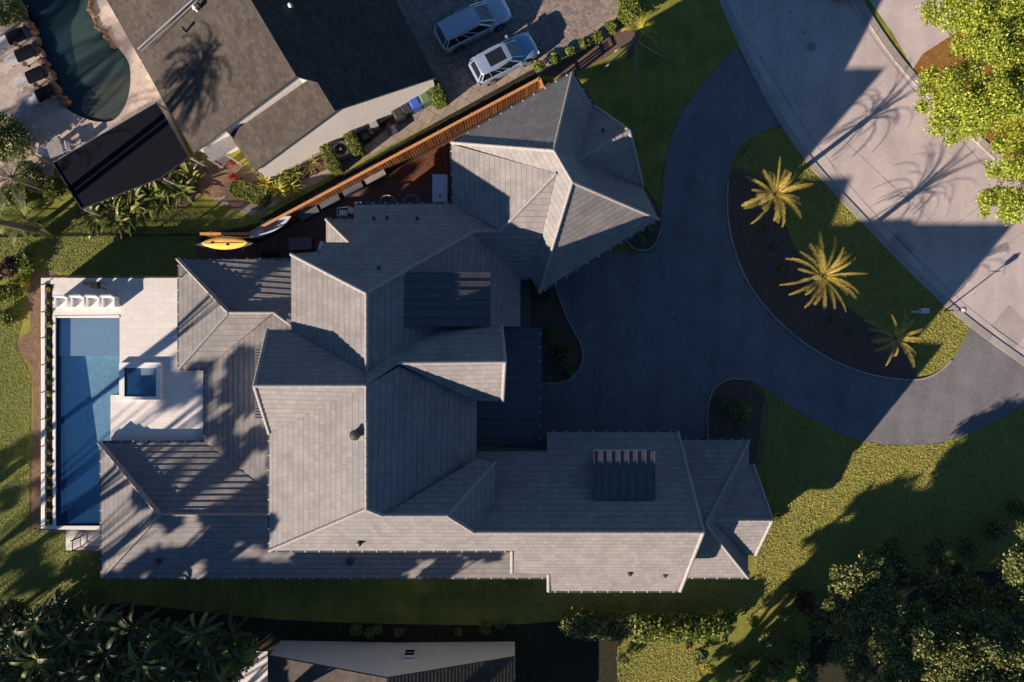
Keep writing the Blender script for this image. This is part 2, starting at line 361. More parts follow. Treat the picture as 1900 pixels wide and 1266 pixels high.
# ---------------------------------------------------------------- roofs
ROOFS = []      # (set name, polygon 2D world, plane a,b,c)
def fit(pts):
    A = np.array([[p.x, p.y, 1] for p in pts]); b = np.array([p.z for p in pts])
    return np.linalg.lstsq(A, b, rcond=None)[0]
def clip(poly, axis, val, keep_ge):
    out = []
    for i in range(len(poly)):
        a, b = poly[i], poly[(i + 1) % len(poly)]; da, db = a[axis] - val, b[axis] - val
        if not keep_ge: da, db = -da, -db
        if da >= 0: out.append(a)
        if (da > 0 and db < 0) or (da < 0 and db > 0):
            t = da / (da - db); out.append((a[0] + (b[0] - a[0]) * t, a[1] + (b[1] - a[1]) * t))
    return out
def roof_face(pts, parent, key, mat='tile', course=.36, step=.034, thick=.22, name='roof_slope', label=None):
    W = PX(pts); a, b, c = fit(W); ROOFS.append((key, [(p.x, p.y) for p in W], (a, b, c)))
    g = math.hypot(a, b); up = Vector((a, b)) / g if g > 1e-4 else Vector((0, 1)); al = Vector((up.y, -up.x)); cs = 1 / math.sqrt(1 + g * g)
    uv = [(p.x * al.x + p.y * al.y, (p.x * up.x + p.y * up.y) / cs) for p in W]
    def w3(u, v, dz=0):
        h = v * cs; x = al.x * u + up.x * h; y = al.y * u + up.y * h
        return Vector((x, y, a * x + b * y + c + dz))
    mb = MB(); v0 = min(q[1] for q in uv); v1 = max(q[1] for q in uv)
    for t in tessellate_polygon([[Vector((q[0], q[1], 0)) for q in uv]]):
        tri = [uv[i] for i in t]
        a0 = math.floor(min(q[1] for q in tri) / course); a1 = math.ceil(max(q[1] for q in tri) / course)
        for k in range(a0, a1):
            lo, hi = k * course, (k + 1) * course; pl = clip(clip(tri, 1, lo, True), 1, hi, False) if True else tri
            if len(pl) < 3: continue
            q = [w3(u, v, step * (hi - v) / course) for u, v in pl]
            if sum(pl[i][0] * pl[(i + 1) % len(pl)][1] - pl[(i + 1) % len(pl)][0] * pl[i][1] for i in range(len(pl))) < 0: q = q[::-1]; pl = pl[::-1]
            mb.face(q, 0, pl)
            e = [p for p in pl if abs(p[1] - lo) < 1e-6]
            if len(e) >= 2:
                u0, u1 = min(p[0] for p in e), max(p[0] for p in e)
                if u1 - u0 > 1e-4: mb.face([w3(u0, lo), w3(u1, lo), w3(u1, lo, step), w3(u0, lo, step)], 0, [(u0, lo)] * 4)
        mb.face([w3(*uv[i], -thick) for i in t], 1)
    n = len(uv)
    for i in range(n):
        p, q = uv[i], uv[(i + 1) % n]
        mb.face([w3(*p, -thick), w3(*q, -thick), w3(*q, step * .5), w3(*p, step * .5)], 1)
    o = mb.build(name, [MT[mat], MT['gutter']], parent)
    if label: o['label'] = label
    return o
def inpoly(x, y, pl):
    c = False; j = len(pl) - 1
    for i in range(len(pl)):
        if (pl[i][1] > y) != (pl[j][1] > y) and x < (pl[j][0] - pl[i][0]) * (y - pl[i][1]) / (pl[j][1] - pl[i][1]) + pl[i][0]: c = not c
        j = i
    return c
def roofz(x, y, keys=None, default=None, top=True):
    best = None
    for k, pl, (a, b, c) in ROOFS:
        if keys and k not in keys: continue
        if inpoly(x, y, pl):
            z = a * x + b * y + c
            if best is None or (z > best): best = z
    return default if best is None else best
def ridge(a, b, parent, r=.09, h=.10, seg=.42, mat='cap', lift=0.0):
    A, B = P(*a), P(*b); A.z += lift; B.z += lift; d = B - A; L = d.length; n = max(1, int(L / seg)); d.normalize()
    if d.z < 0: A, B = B, A; d = -d
    sx = d.cross(Vector((0, 0, 1))).normalized(); up = sx.cross(d); mb = MB()
    for i in range(n):
        p = A + d * (L * i / n) ; q = A + d * (L * (i + 1) / n + .03)
        r0, r1, h0, h1 = r * 1.12, r * .95, h * 1.2, h * .95
        def prof(c, rr, hh): return [c - sx * rr - up * .06, c - sx * rr + up * hh * .25, c - sx * rr * .5 + up * hh * .85, c + up * hh, c + sx * rr * .5 + up * hh * .85, c + sx * rr + up * hh * .25, c + sx * rr - up * .06]
        a_, b_ = prof(p, r0, h0), prof(q, r1, h1)
        for k in range(6): mb.face([a_[k], a_[k + 1], b_[k + 1], b_[k]])
        mb.face(a_[::-1]); mb.face(b_)
    return mb.build('ridge_cap', MT[mat], parent)
def gutter(a, b, parent, dz=-.06, out=.0, spacing=.82, wd=.13):
    A, B = P(*a), P(*b); A.z += dz; B.z += dz; mb = MB(); d = (B - A); L = d.length; d.normalize(); sx = d.cross(Vector((0, 0, 1))).normalized()
    mb.bar(A, B, wd, .12, 0); k = int(L / spacing)
    for i in range(k + 1):
        p = A + d * (L * (i + .5) / (k + 1)) + Vector((0, 0, .066)); mb.bar(p - sx * .06, p + sx * .06, .045, .02, 1)
    return mb.build('gutter', [MT['gutter'], MT['hanger']], parent)
def inset(poly, d):
    n = len(poly); ar = sum(poly[i].x * poly[(i + 1) % n].y - poly[(i + 1) % n].x * poly[i].y for i in range(n)); sg = 1 if ar > 0 else -1; out = []
    for i in range(n):
        p0, p1, p2 = poly[i - 1], poly[i], poly[(i + 1) % n]
        d1 = Vector((p1.x - p0.x, p1.y - p0.y)).normalized(); d2 = Vector((p2.x - p1.x, p2.y - p1.y)).normalized()
        n1 = Vector((-d1.y, d1.x)) * sg; n2 = Vector((-d2.y, d2.x)) * sg; k = 1 + n1.dot(n2)
        m = (n1 + n2) / max(k, .35); out.append((p1.x + m.x * d, p1.y + m.y * d))
    return out
def walls(ring, parent, keys, zdef, d=.45, mat='render', z0=0, name='wall'):
    pl = inset([P(*p) for p in ring], d); mb = MB(); n = len(pl)
    for i in range(n):
        a, b = Vector(pl[i]), Vector(pl[(i + 1) % n]); L = (b - a).length; k = max(1, int(L / .3))
        for j in range(k):
            p = a + (b - a) * j / k; q = a + (b - a) * (j + 1) / k
            zp = roofz(p.x, p.y, keys, zdef) - .14; zq = roofz(q.x, q.y, keys, zdef) - .14
            mb.face([(p.x, p.y, z0), (q.x, q.y, z0), (q.x, q.y, zq), (p.x, p.y, zp)])
    return mb.build(name, MT[mat], parent), pl
def window(parent, a, b, t, wd, z0, z1, name='window', out=.04):
    """window on the wall running a->b at fraction t, outward side given by sign of out"""
    a, b = Vector(a), Vector(b); d = (b - a).normalized(); n = Vector((d.y, -d.x)); c = a + (b - a) * t + n * out; rz = math.atan2(d.y, d.x)
    fr = MB(); h = z1 - z0
    for sx in (-1, 1): fr.box((c.x + d.x * sx * wd / 2, c.y + d.y * sx * wd / 2, (z0 + z1) / 2), (.09, .1, h + .09), rz)
    for z in (z0, z1): fr.box((c.x, c.y, z), (wd, .1, .09), rz)
    fr.box((c.x, c.y, (z0 + z1) / 2), (.05, .08, h - .09), rz)
    f = fr.build('window', MT['black'], parent); g = MB().box((c.x, c.y, (z0 + z1) / 2), (wd - .09, .04, h - .09), rz).build('pane', MT['glass'], f)
    return f
def metal_roof(pts, parent, rib='u', spacing=.42, thick=.12, name='metal_roof', rh=.045):
    """standing seam roof: 4 corner points, ribs run from edge 0-1 to edge 3-2"""
    W = PX(pts); a, b, c = fit(W); Z = lambda x, y, dz=0: Vector((x, y, a * x + b * y + c + dz)); mb = MB()
    q = [Z(p.x, p.y) for p in W]; lo = [Z(p.x, p.y, -thick) for p in W]; mb.face(q[::-1] if (q[1] - q[0]).cross(q[2] - q[0]).z < 0 else q); mb.face(lo)
    for i in range(4): mb.face([lo[i], lo[(i + 1) % 4], q[(i + 1) % 4], q[i]])
    n = max(2, int((q[1] - q[0]).length / spacing))
    for i in range(n + 1):
        t = i / n; p0 = q[0].lerp(q[1], t); p1 = q[3].lerp(q[2], t); up = Vector((0, 0, rh / 2)); mb.bar(p0 + up, p1 + up, .04, rh)
    return mb.build(name, MT['metal'], parent)
# ================================================================ GROUND
g2 = lambda pts, z=0.0: [tuple(P(x, y, z)[:2]) for x, y in pts]
PZ = 2.10       # the pool terrace stands about 2 m above the lawns
pool_px = [(104, 590), (222, 590), (222, 733), (205, 733), (205, 976), (104, 976)]
pool_w = g2(pool_px, PZ); spa_in = g2([(231, 683), (290, 683), (290, 736), (231, 736)], PZ + .2)
plant_w = g2([(83.5, 527), (97.5, 527), (97.5, 974), (83.5, 974)], PZ)
sheet('ground', [(-75, -55), (75, -55), (75, 55), (-75, 55)], 0, MT['grass'])
# street, kerbs, driveways
street = [(1322, -60), (1352, 30), (1425, 180), (1500, 296), (1592, 398), (1690, 500), (1782, 585), (1900, 672), (1990, 730), (2300, 900), (2300, 640), (1990, 440), (1905, 345), (1800, 245), (1700, 150), (1640, 75), (1592, 0), (1555, -60)]
sheet('street', g2(street), .012, MT['street'])
sheet('street_patch', g2([(1872, 566), (1915, 610), (1880, 648), (1838, 604)]), .0165, MT['patch'])
sheet('street_patch', g2([(1640, 455), (1668, 430), (1700, 462), (1672, 488)]), .0165, MT['patch'])
lk = smooth_ring(g2([(1322, -60), (1352, 30), (1425, 180), (1500, 296), (1592, 398), (1690, 500), (1782, 585), (1900, 672), (1990, 730)]), 5, False)
rk = smooth_ring(g2([(1555, -60), (1592, 0), (1640, 75), (1700, 150), (1800, 245), (1905, 345), (1990, 440)]), 5, False)
k = MB(); strip(lk, .45, 0, .06, k); strip(rk, .5, 0, .07, k)
tag(k.build('kerb', MT['curb']), kind='structure')
sheet('neighbour_driveway', g2([(1592, -60), (1612, 0), (1655, 60), (1694, 128), (1712, 100), (1775, 60), (1850, 20), (1850, -60)]), .022, MT['street'])
drv = smooth_ring(g2([(1366, 88), (1310, 150), (1262, 215), (1236, 290), (1227, 380), (1226, 440)]), 5, False)
drv += g2([(1210, 470), (900, 470), (900, 850), (1312, 850)])
drv += smooth_ring(g2([(1312, 815), (1311, 765), (1322, 722), (1352, 702), (1385, 703), (1430, 728), (1490, 768), (1560, 805), (1640, 824), (1740, 822), (1830, 790), (1925, 735)]), 5, False)
drv += g2([(1940, 708), (1900, 668), (1796, 592)])
drv += g2([(1800, 600)])
isl = smooth_ring(g2([(1800, 606), (1775, 655), (1738, 692), (1690, 705), (1600, 691), (1515, 652), (1440, 592), (1385, 520), (1354, 430), (1350, 345), (1362, 290), (1400, 252), (1452, 233)]), 6, False)
drv_out = drv[:-1] + isl + g2([(1420, 178)])
sheet('driveway', drv_out, .03, MT['drive'])
k = MB()
bedge = MB(); strip(isl[8:56], .10, 0, .09, bedge); tag(bedge.build('kerb_edging', MT['curb']), kind='structure')
# beds
bed = smooth_ring(g2([(1352, 420), (1350, 350), (1362, 312), (1405, 330), (1450, 400), (1475, 460), (1530, 540), (1600, 590), (1690, 640), (1700, 690), (1690, 703), (1600, 690), (1515, 651), (1441, 592), (1386, 520)]), 6)
sheet('planting_bed', bed, .036, MT['mulch'])
b2 = g2([(985, 505)]) + smooth_ring(g2([(1030, 530), (1052, 590), (1078, 640), (1080, 672), (1060, 702), (1030, 711)]), 5, False) + g2([(985, 711)])
sheet('planting_bed', b2, .036, MT['mulch'])
e = MB(); strip(smooth_ring(g2([(1030, 530), (1052, 590), (1078, 640), (1080, 672), (1060, 702), (1030, 711), (990, 711)]), 5, False), .1, 0, .1, e); e.build('kerb_edging', MT['curb'])['kind'] = 'structure'
b3 = smooth_ring(g2([(1160, 430), (1165, 455), (1190, 466), (1215, 455), (1226, 425), (1220, 380), (1180, 330), (1120, 300)]), 5)
sheet('planting_bed', b3, .036, MT['mulch'])
e = MB(); strip(smooth_ring(g2([(1162, 448), (1176, 461), (1195, 465), (1214, 455), (1226, 425)]), 5, False), .1, 0, .1, e); e.build('kerb_edging', MT['curb'])['kind'] = 'structure'
b4 = smooth_ring(g2([(1313, 815), (1312, 765), (1323, 724), (1352, 704), (1385, 706), (1420, 735), (1425, 770), (1420, 830), (1400, 870), (1330, 860)]), 5)
sheet('planting_bed', b4, .036, MT['mulch'])
e = MB(); strip(smooth_ring(g2([(1313, 815), (1312, 765), (1323, 724), (1352, 704), (1385, 704)]), 5, False), .1, 0, .1, e); e.build('kerb_edging', MT['curb'])['kind'] = 'structure'
sheet('mulch_and_shade', g2([(470, 425), (620, 345), (780, 262), (1000, 150), (1090, 190), (1000, 300), (845, 400), (640, 520), (540, 520), (360, 505), (365, 442)]), .010, MT['mulch'])
sheet('mulch_and_shade', g2([(700, 296), (1000, 146), (1040, 160), (1000, 250), (870, 330), (740, 345)]), .016, MT['redmulch'])
sheet('straw_bed', smooth_ring(g2([(62, 508), (100, 505), (120, 540), (76, 560), (76, 700), (76, 985), (55, 975), (58, 860), (60, 700), (30, 640), (56, 610), (52, 560)]), 5), .010, MT['gravel'])
sheet('straw_bed', smooth_ring(g2([(60, 505), (110, 480), (100, 465), (85, 480)]), 5), .014, MT['gravel'])
sheet('straw_bed', smooth_ring(g2([(150, 385), (240, 330), (330, 300), (400, 300), (385, 350), (350, 380), (300, 400), (160, 408)]), 5), .010, MT['gravel'])
sheet('litter_and_shade', smooth_ring(g2([(1694, 128), (1712, 100), (1760, 70), (1800, 60), (1850, 120), (1900, 180), (1990, 330), (1905, 340), (1800, 240), (1720, 165)]), 5), .018, MT['orange'])
sheet('litter_and_shade', smooth_ring(g2([(1560, 1110), (1620, 1060), (1960, 1070), (1960, 1320), (1520, 1320), (1500, 1200)]), 5), .008, MT['shade_soil'])  # dark ground patch, shade under the trees is put into its colour
sheet('mulch_and_shade', smooth_ring(g2([(-50, 1150), (200, 1120), (520, 1150), (900, 1160), (1140, 1150), (1150, 1200), (1060, 1330), (-50, 1330)]), 4), .008, MT['shade_soil'])  # ground darkened to carry the shade of the south strip and grove
# neighbour hardscape
sheet('driveway_paving', g2([(700, -60), (1150, -60), (1147, 44), (1080, 78), (985, 130), (880, 180), (800, 220), (780, 150)]), .014, MT['paver'])
sheet('side_path', g2([(1150, 22), (1147, 60), (985, 145), (860, 200), (700, 282), (470, 402), (395, 372), (430, 340), (560, 300), (700, 200), (880, 158), (1000, 108)]), .018, MT['walk'])
sheet('planting_bed', g2([(600, 265), (745, 195), (800, 165), (812, 178), (750, 215), (640, 300), (430, 392), (408, 345), (470, 318)]), .024, MT['mulch'])
sheet('fence_shadow_strip', g2([(990, 128), (1012, 165), (480, 452), (372, 452), (372, 424), (452, 424)]), .028, MT['shade_soil'])  # dark strip painted for the fence's wide shadow
sheet('straw_bed', smooth_ring(g2([(372, 292), (420, 300), (470, 320), (440, 352), (400, 368), (372, 350)]), 4), .021, MT['gravel'])
sheet('hedge_bed', g2([(985, 142), (1150, 58), (1170, -60), (1200, -60), (1185, 70), (1120, 110), (1060, 140)]), .010, MT['mulch'])
# kidney-shaped lagoon pool next door
ND = .14
np_ = smooth_ring(g2([(28, -40), (50, 50), (88, 135), (112, 190), (140, 212), (180, 226), (215, 220), (238, 180), (241, 125), (222, 92), (190, 60), (170, 30), (162, -40)], ND), 5)
ndk = g2([(-80, -60), (205, -60), (255, 85), (300, 185), (350, 288), (330, 300), (100, 296), (95, 345), (-80, 345)], ND)
sheet('patio', ndk, ND, MT['ndeck'], holes=[np_], thick=.14)
sheet('pool_floor', g2([(10, -60), (260, -60), (260, 240), (80, 240)]), .008, MT['ndeep'])
sheet('pool_floor', smooth_ring(g2([(160, -40), (145, 20), (132, 50), (140, 110), (153, 155), (190, 160), (245, 160), (250, 90), (215, 60), (190, -20)]), 5), .014, MT['nshal'])
sheet('pool_floor', smooth_ring(g2([(152, 205), (160, 175), (190, 155), (240, 140), (250, 180), (225, 225), (185, 222)]), 5), .020, MT['nshelf'])
tag(sheet('pool_water', [(a, b) for a, b in np_], .075, MT['nwater']), kind='structure')
# main pool
pf = lambda x0_, y0_, x1_, y1_, z: [tuple(P(a, b, PZ)[:2]) for a, b in ((x0_, y0_), (x1_, y0_), (x1_, y1_), (x0_, y1_))]
DZ = PZ - .62; DZ2 = PZ - 1.15
sheet('pool_floor', pf(100, 586, 226, 661, 0), PZ - .30, MT['shelf'], thick=.5)
q = pf(100, 655, 226, 980, 0); tag((lambda m: (m.face([(*q[3], DZ2), (*q[2], DZ2), (*q[1], DZ), (*q[0], DZ)]), m.build('pool_floor', MT['deep']))[1])(MB()), kind='structure')
mbw = MB()
for i in range(6):
    a, b = pool_w[i], pool_w[(i + 1) % 6]; mbw.face([(a[0], a[1], DZ2 - .05), (b[0], b[1], DZ2 - .05), (b[0], b[1], PZ - .02), (a[0], a[1], PZ - .02)])
tag(mbw.build('pool_wall', MT['deep']), kind='structure')
sheet('pool_water', pool_w, PZ - .09, MT['water'])
deck_px = [(76, 516), (420, 516), (420, 988), (76, 982)]
deck_w = g2(deck_px, PZ)
sheet('pool_deck', deck_w, PZ, MT['deck'], holes=[pool_w, plant_w, g2([(224, 676), (296, 676), (296, 739), (224, 739)], PZ)], thick=PZ, side=MT['stucco'])
sheet('landing', g2([(122, 984), (200, 984), (200, 1021), (122, 1021)], .9), .9, MT['deck'], thick=.9, side=MT['stucco'])
sheet('planting_bed', pf(82, 525, 99, 976, 0), PZ - .12, MT['mulch'])
# coping strips set 4 mm proud
k = MB(); c0 = [tuple(P(*q, PZ)[:2]) for q in ((101, 976), (101, 587.5), (222, 587.5))]; strip(c0, .16, PZ, PZ + .03, k)
tag(k.build('pool_coping', MT['coping']), kind='structure')
# raised spa
spa = thing('spa', 'small raised square spa with white surround at the corner of the pool', 'spa', P(260, 707, PZ))
so_ = g2([(221, 673), (298, 673), (298, 742), (221, 742)], PZ + .22)
sheet('surround', so_, PZ + .22, MT['coping'], holes=[spa_in], thick=.24, kind=None, parent=spa)
m = MB()
for i in range(4):
    a, b = spa_in[i], spa_in[(i + 1) % 4]; m.face([(a[0], a[1], PZ - .58), (b[0], b[1], PZ - .58), (b[0], b[1], PZ + .215), (a[0], a[1], PZ + .215)])
q = spa_in; m.face([(a[0], a[1], PZ - .57) for a in q])
m.build('basin', MT['deep'], spa)
a, b = P(246, 683, PZ + .2), P(290, 697, PZ + .2); MB().prism([(a.x, b.y), (b.x, b.y), (b.x, a.y), (a.x, a.y)], PZ - .56, PZ - .15).build('bench', MT['shelf'], spa)
sheet('spa_water', q, PZ + .14, MT['water'], kind=None, parent=spa)
# ================================================================ MAIN HOUSE
H = thing('house', 'large modern house with interlocking grey slate roofs beside the pool', 'house', P(760, 760))
RF = lambda key, pts, **kw: roof_face(pts, H, key, **kw)
U = 'up'; Lw = 'low'
RF(U, [(540, 472, 8.65), (592, 467, 8.6), (597, 450, 8.0), (655, 450, 8.0), (658, 380, 5.5), (840, 378, 5.45), (928, 429, 7.4), (880, 431, 7.35), (680, 545, 10.87)])
RF(U, [(540, 472, 8.65), (680, 545, 10.87), (680, 690, 10.87), (541, 612, 8.65)])
RF(U, [(680, 545, 10.87), (880, 431, 7.35), (965, 514, 5.6), (965, 606, 5.6), (930, 606, 6.3), (800, 615, 8.8), (680, 690, 10.87)])
RF(U, [(928, 429, 7.45), (968, 390, 8.31), (1032, 322, 9.55), (986, 517, 5.5), (965, 520, 5.5), (880, 431, 7.4)])
RF(U, [(838, 268, 5.5), (1032, 322, 9.55), (968, 390, 8.31), (928, 429, 7.45), (840, 378, 5.5)])
RF(U, [(838, 265, 5.5), (1062, 136, 5.5), (1028, 280, 10)])
RF(U, [(838, 265, 5.5), (1028, 280, 10), (1062, 338, 10), (1000, 543, 5.5), (986, 517, 5.5), (1032, 322, 9.55)])
RF(U, [(1062, 338, 10), (1222, 407, 5.5), (1000, 543, 5.5)])
RF(U, [(1028, 280, 10), (1062, 136, 5.5), (1103, 198, 5.5), (1070, 299, 8.9), (1192, 345, 5.5), (1222, 407, 5.5), (1062, 338, 10)])
RF(U, [(1103, 198, 5.5), (1168, 243, 8.9), (1070, 299, 8.9)])
RF(U, [(1168, 243, 8.9), (1192, 345, 5.5), (1070, 299, 8.9)])
# west cross gable, central ridge block, east gable
RF(U, [(497, 612, 8.6), (541, 612, 8.6), (680, 690, 10.87), (680, 716, 11.45), (472, 716, 11.35)])
RF(U, [(472, 716, 11.35), (680, 716, 11.5), (500, 805, 8.6)])
RF(U, [(680, 716, 11.5), (680, 945, 11.5), (500, 1022, 8.65), (500, 805, 8.65)])
RF(U, [(680, 716, 11.5), (740, 680, 10.75), (885, 742, 8.0), (885, 850, 7.95), (710, 957, 11.05), (680, 945, 11.5)])
RF(U, [(680, 690, 10.87), (800, 615, 8.9), (930, 606, 8.55), (937, 672, 10.8), (740, 675, 10.8), (680, 716, 11.4)])
RF(U, [(740, 676, 10.8), (937, 672, 10.8), (933, 745, 8.5), (885, 745, 8.5)])
RF(U, [(710, 957, 11.08), (885, 850, 8.5), (918, 858, 8.85), (830, 957, 11.1)])
RF(U, [(830, 957, 11.1), (918, 858, 8.85), (918, 930, 8.8), (880, 988, 9.95)])
RF(U, [(880, 988, 10), (885, 838, 6.45), (1015, 838, 6.45), (1015, 802, 5.5), (1257, 802, 5.5), (1305, 988, 10)])
RF(U, [(680, 945, 11.45), (710, 957, 11.08), (830, 957, 11.08), (880, 988, 10), (1305, 988, 10), (1262, 1097, 5.5), (1018, 1097, 5.5), (1018, 1065, 6.83), (950, 1062, 6.95), (950, 1022, 8.65), (500, 1022, 8.65)])
# low roofs on the west (poolside)
RF(Lw, [(332, 482, 2.50), (541, 482, 2.50), (575, 604, 3.50), (541, 604, 3.50), (508, 580, 3.65), (425, 580, 3.60)], course=.375, step=.052)
RF(Lw, [(332, 482, 2.50), (425, 580, 3.60), (332, 685, 2.50)])
RF(Lw, [(332, 685, 2.50), (425, 580, 3.60), (508, 580, 3.60), (380, 685, 2.50)])
RF(Lw, [(380, 685, 2.50), (508, 580, 3.40), (560, 604, 3.60), (560, 955, 3.65), (463, 886, 3.08), (380, 820, 2.50)])
RF(Lw, [(187, 822, 2.50), (382, 820, 2.50), (463, 886, 3.08), (560, 955, 3.65), (298, 955, 3.65)], course=.375, step=.052)
RF(Lw, [(187, 822, 2.50), (298, 955, 3.65), (190, 1072, 2.50)])
RF(Lw, [(190, 1072, 2.50), (298, 955, 3.65), (560, 955, 3.65), (620, 990, 3.30), (1018, 990, 3.30), (1018, 1072, 2.50)])
# low east block with small gable
RF('E', [(1262, 817, 3.0), (1390, 817, 3.0), (1308, 972, 6.6), (1262, 972, 6.6)])
RF('E', [(1390, 817, 3.0), (1388, 1072, 3.0), (1308, 972, 6.6)])
RF('E', [(1388, 1072, 3.0), (1250, 1072, 3.0), (1250, 972, 6.6), (1308, 972, 6.6)])
RF('V', [(1397, 862, 3.0), (1433, 966, 5.75), (1325, 966, 5.9), (1385, 862, 3.0)])
RF('V', [(1433, 966, 5.75), (1402, 1030, 3.4), (1385, 1030, 3.4), (1325, 966, 5.9)])
# little hipped porch on the north side
RF('N', [(605, 407, 3.0), (605, 450, 3.0), (648, 450, 4.1)])
RF('N', [(605, 407, 3.0), (648, 450, 4.1), (690, 450, 4.1), (690, 407, 3.0)])
# ridge and hip tiles
for a, b in [((540, 472, 8.7), (680, 545, 10.9)), ((680, 545, 10.9), (680, 690, 10.9)), ((680, 545, 10.9), (880, 431, 7.4)), ((880, 431, 7.4), (928, 429, 7.45)),
             ((928, 429, 7.45), (1032, 322, 9.6)), ((838, 265, 5.55), (1028, 280, 10)), ((1062, 136, 5.55), (1028, 280, 10)), ((1028, 280, 10), (1062, 338, 10)),
             ((1062, 338, 10), (1222, 407, 5.55)), ((1062, 338, 10), (1000, 543, 5.55)), ((1168, 243, 8.9), (1070, 299, 8.9)), ((472, 716, 11.4), (680, 716, 11.5)),
             ((680, 716, 11.5), (680, 945, 11.5)), ((500, 1022, 8.7), (680, 945, 11.5)), ((740, 674, 10.8), (937, 672, 10.8)), ((680, 945, 11.5), (710, 957, 11.1)), ((710, 957, 11.1), (830, 957, 11.1)),
             ((830, 957, 11.1), (880, 988, 10)), ((830, 957, 11.1), (918, 858, 8.85)), ((880, 988, 10), (1305, 988, 10)), ((425, 580, 3.60), (508, 580, 3.62)),
             ((190, 1072, 2.55), (298, 955, 3.67)), ((298, 955, 3.67), (500, 955, 3.67)),
             ((332, 685, 2.52), (425, 580, 3.60)), ((1390, 817, 3.05), (1308, 972, 6.6)), ((1388, 1072, 3.05), (1308, 972, 6.6)), ((1433, 966, 5.75), (1325, 966, 5.9)), ((605, 407, 3.05), (648, 450, 4.15))]:
    ridge(a, b, H)
for a, b in [((332, 482, 2.52), (425, 580, 3.62)), ((187, 822, 2.52), (298, 955, 3.68))]: ridge(a, b, H, r=.11, h=.27)
ridge((508, 580, 3.62), (541, 604, 3.45), H)
# raised rake tiles on the gables
for a, b in [((497, 612, 8.62), (472, 716, 11.38)), ((472, 716, 11.38), (500, 805, 8.62)), ((930, 606, 8.55), (937, 672, 10.82)), ((937, 672, 10.82), (933, 745, 8.5)),
             ((1257, 802, 5.5), (1305, 988, 10)), ((1305, 988, 10), (1262, 1097, 5.5)), ((950, 1022, 8.65), (950, 1062, 6.95)), ((1018, 1065, 6.83), (1018, 1097, 5.5)),
             ((1103, 198, 5.5), (1168, 243, 8.9)), ((1168, 243, 8.9), (1192, 345, 5.5)), ((1397, 862, 3.0), (1433, 966, 5.75)), ((1433, 966, 5.75), (1402, 1030, 3.4)), ((597, 450, 8.0), (592, 467, 8.6))]:
    ridge(a, b, H, r=.10, h=.08, seg=.36)
for a, b in [((332, 481, 2.50), (540, 481, 2.50)), ((331, 482, 2.50), (331, 685, 2.50)), ((332, 686, 2.50), (380, 686, 2.50)), ((379, 686, 2.50), (379, 820, 2.50)), ((187, 820, 2.50), (380, 820, 2.50)),
             ((186, 822, 2.50), (188, 1073, 2.50)), ((190, 1073, 2.50), (1018, 1073, 2.50)), ((1018, 1098, 5.5), (1262, 1098, 5.5)), ((1015, 801, 5.5), (1257, 801, 5.5)), ((838, 265, 5.5), (1062, 134, 5.5)),
             ((1223, 408, 5.5), (1001, 545, 5.5)), ((837, 270, 5.5), (839, 378, 5.5)), ((658, 377, 5.5), (840, 377, 5.5)), ((885, 839, 6.4), (1015, 839, 6.4)), ((964, 520, 5.6), (964, 606, 5.6)),
             ((1262, 816, 3), (1390, 816, 3)), ((1250, 1073, 3), (1388, 1073, 3)), ((500, 1023, 8.6), (950, 1023, 8.6)), ((499, 805, 8.6), (499, 1022, 8.6)), ((1063, 134, 5.5), (1104, 197, 5.5)), ((604, 406, 3), (656, 406, 3))]:
    gutter(a, b, H)
# shed dormers and metal roofs
def dormer(px0, py0, px1, py1, zs, along):
    """standing seam lid over a low solid box; zs = heights at corners"""
    pts = [(px0, py0, zs[0]), (px1, py0, zs[1]), (px1, py1, zs[2]), (px0, py1, zs[3])]
    mr = metal_roof(pts if along == 'x' else [pts[3], pts[0], pts[1], pts[2]], H, name='dormer_roof', spacing=.46)
    W = [Vector(q) for q in inset([P(*p) for p in pts], .18)] ; mb = MB()
    zz = [z - .16 for z in zs]
    for i in range(4):
        a, b = W[i], W[(i + 1) % 4]; j = (i + 1) % 4
        mb.face([(a[0], a[1], zz[i] - 2.4), (b[0], b[1], zz[j] - 2.4), (b[0], b[1], zz[j]), (a[0], a[1], zz[i])])
    mb.build('dormer_wall', MT['stucco'], H)
def metal_lid(pts, rib01, **kw): return metal_roof(pts, H, **kw)
dormer(748, 506, 910, 605, (9.75, 8.6, 8.6, 9.75), 'y')
dormer(1102, 837, 1215, 927, (8.03, 8.03, 8.75, 8.75), 'x')
metal_roof([(887, 612, 4.6), (887, 826, 4.6), (1003, 826, 4.1), (1003, 608, 4.1)], H, spacing=.5, name='entry_canopy')
gutter((1003, 608, 4.1), (1003, 826, 4.1), H)
metal_roof([(473, 645, 5.4), (473, 776, 5.4), (505, 776, 5.8), (505, 645, 5.8)], H, spacing=.17, name='bay_roof', rh=.05)
mbx = MB(); a, b = P(476, 648, 5.3), P(505, 772, 5.3); mbx.prism([(a.x, a.y), (b.x, a.y), (b.x, b.y), (a.x, b.y)], 0, 5.2); mbx.build('bay_wall', MT['stucco'], H)
# canopy posts and front door beneath it
for y in (640, 720, 800): q = P(992, y, 4.0); MB().box((q.x, q.y, 2.0), (.35, .35, 3.95)).build('porch_column', MT['stucco'], H)
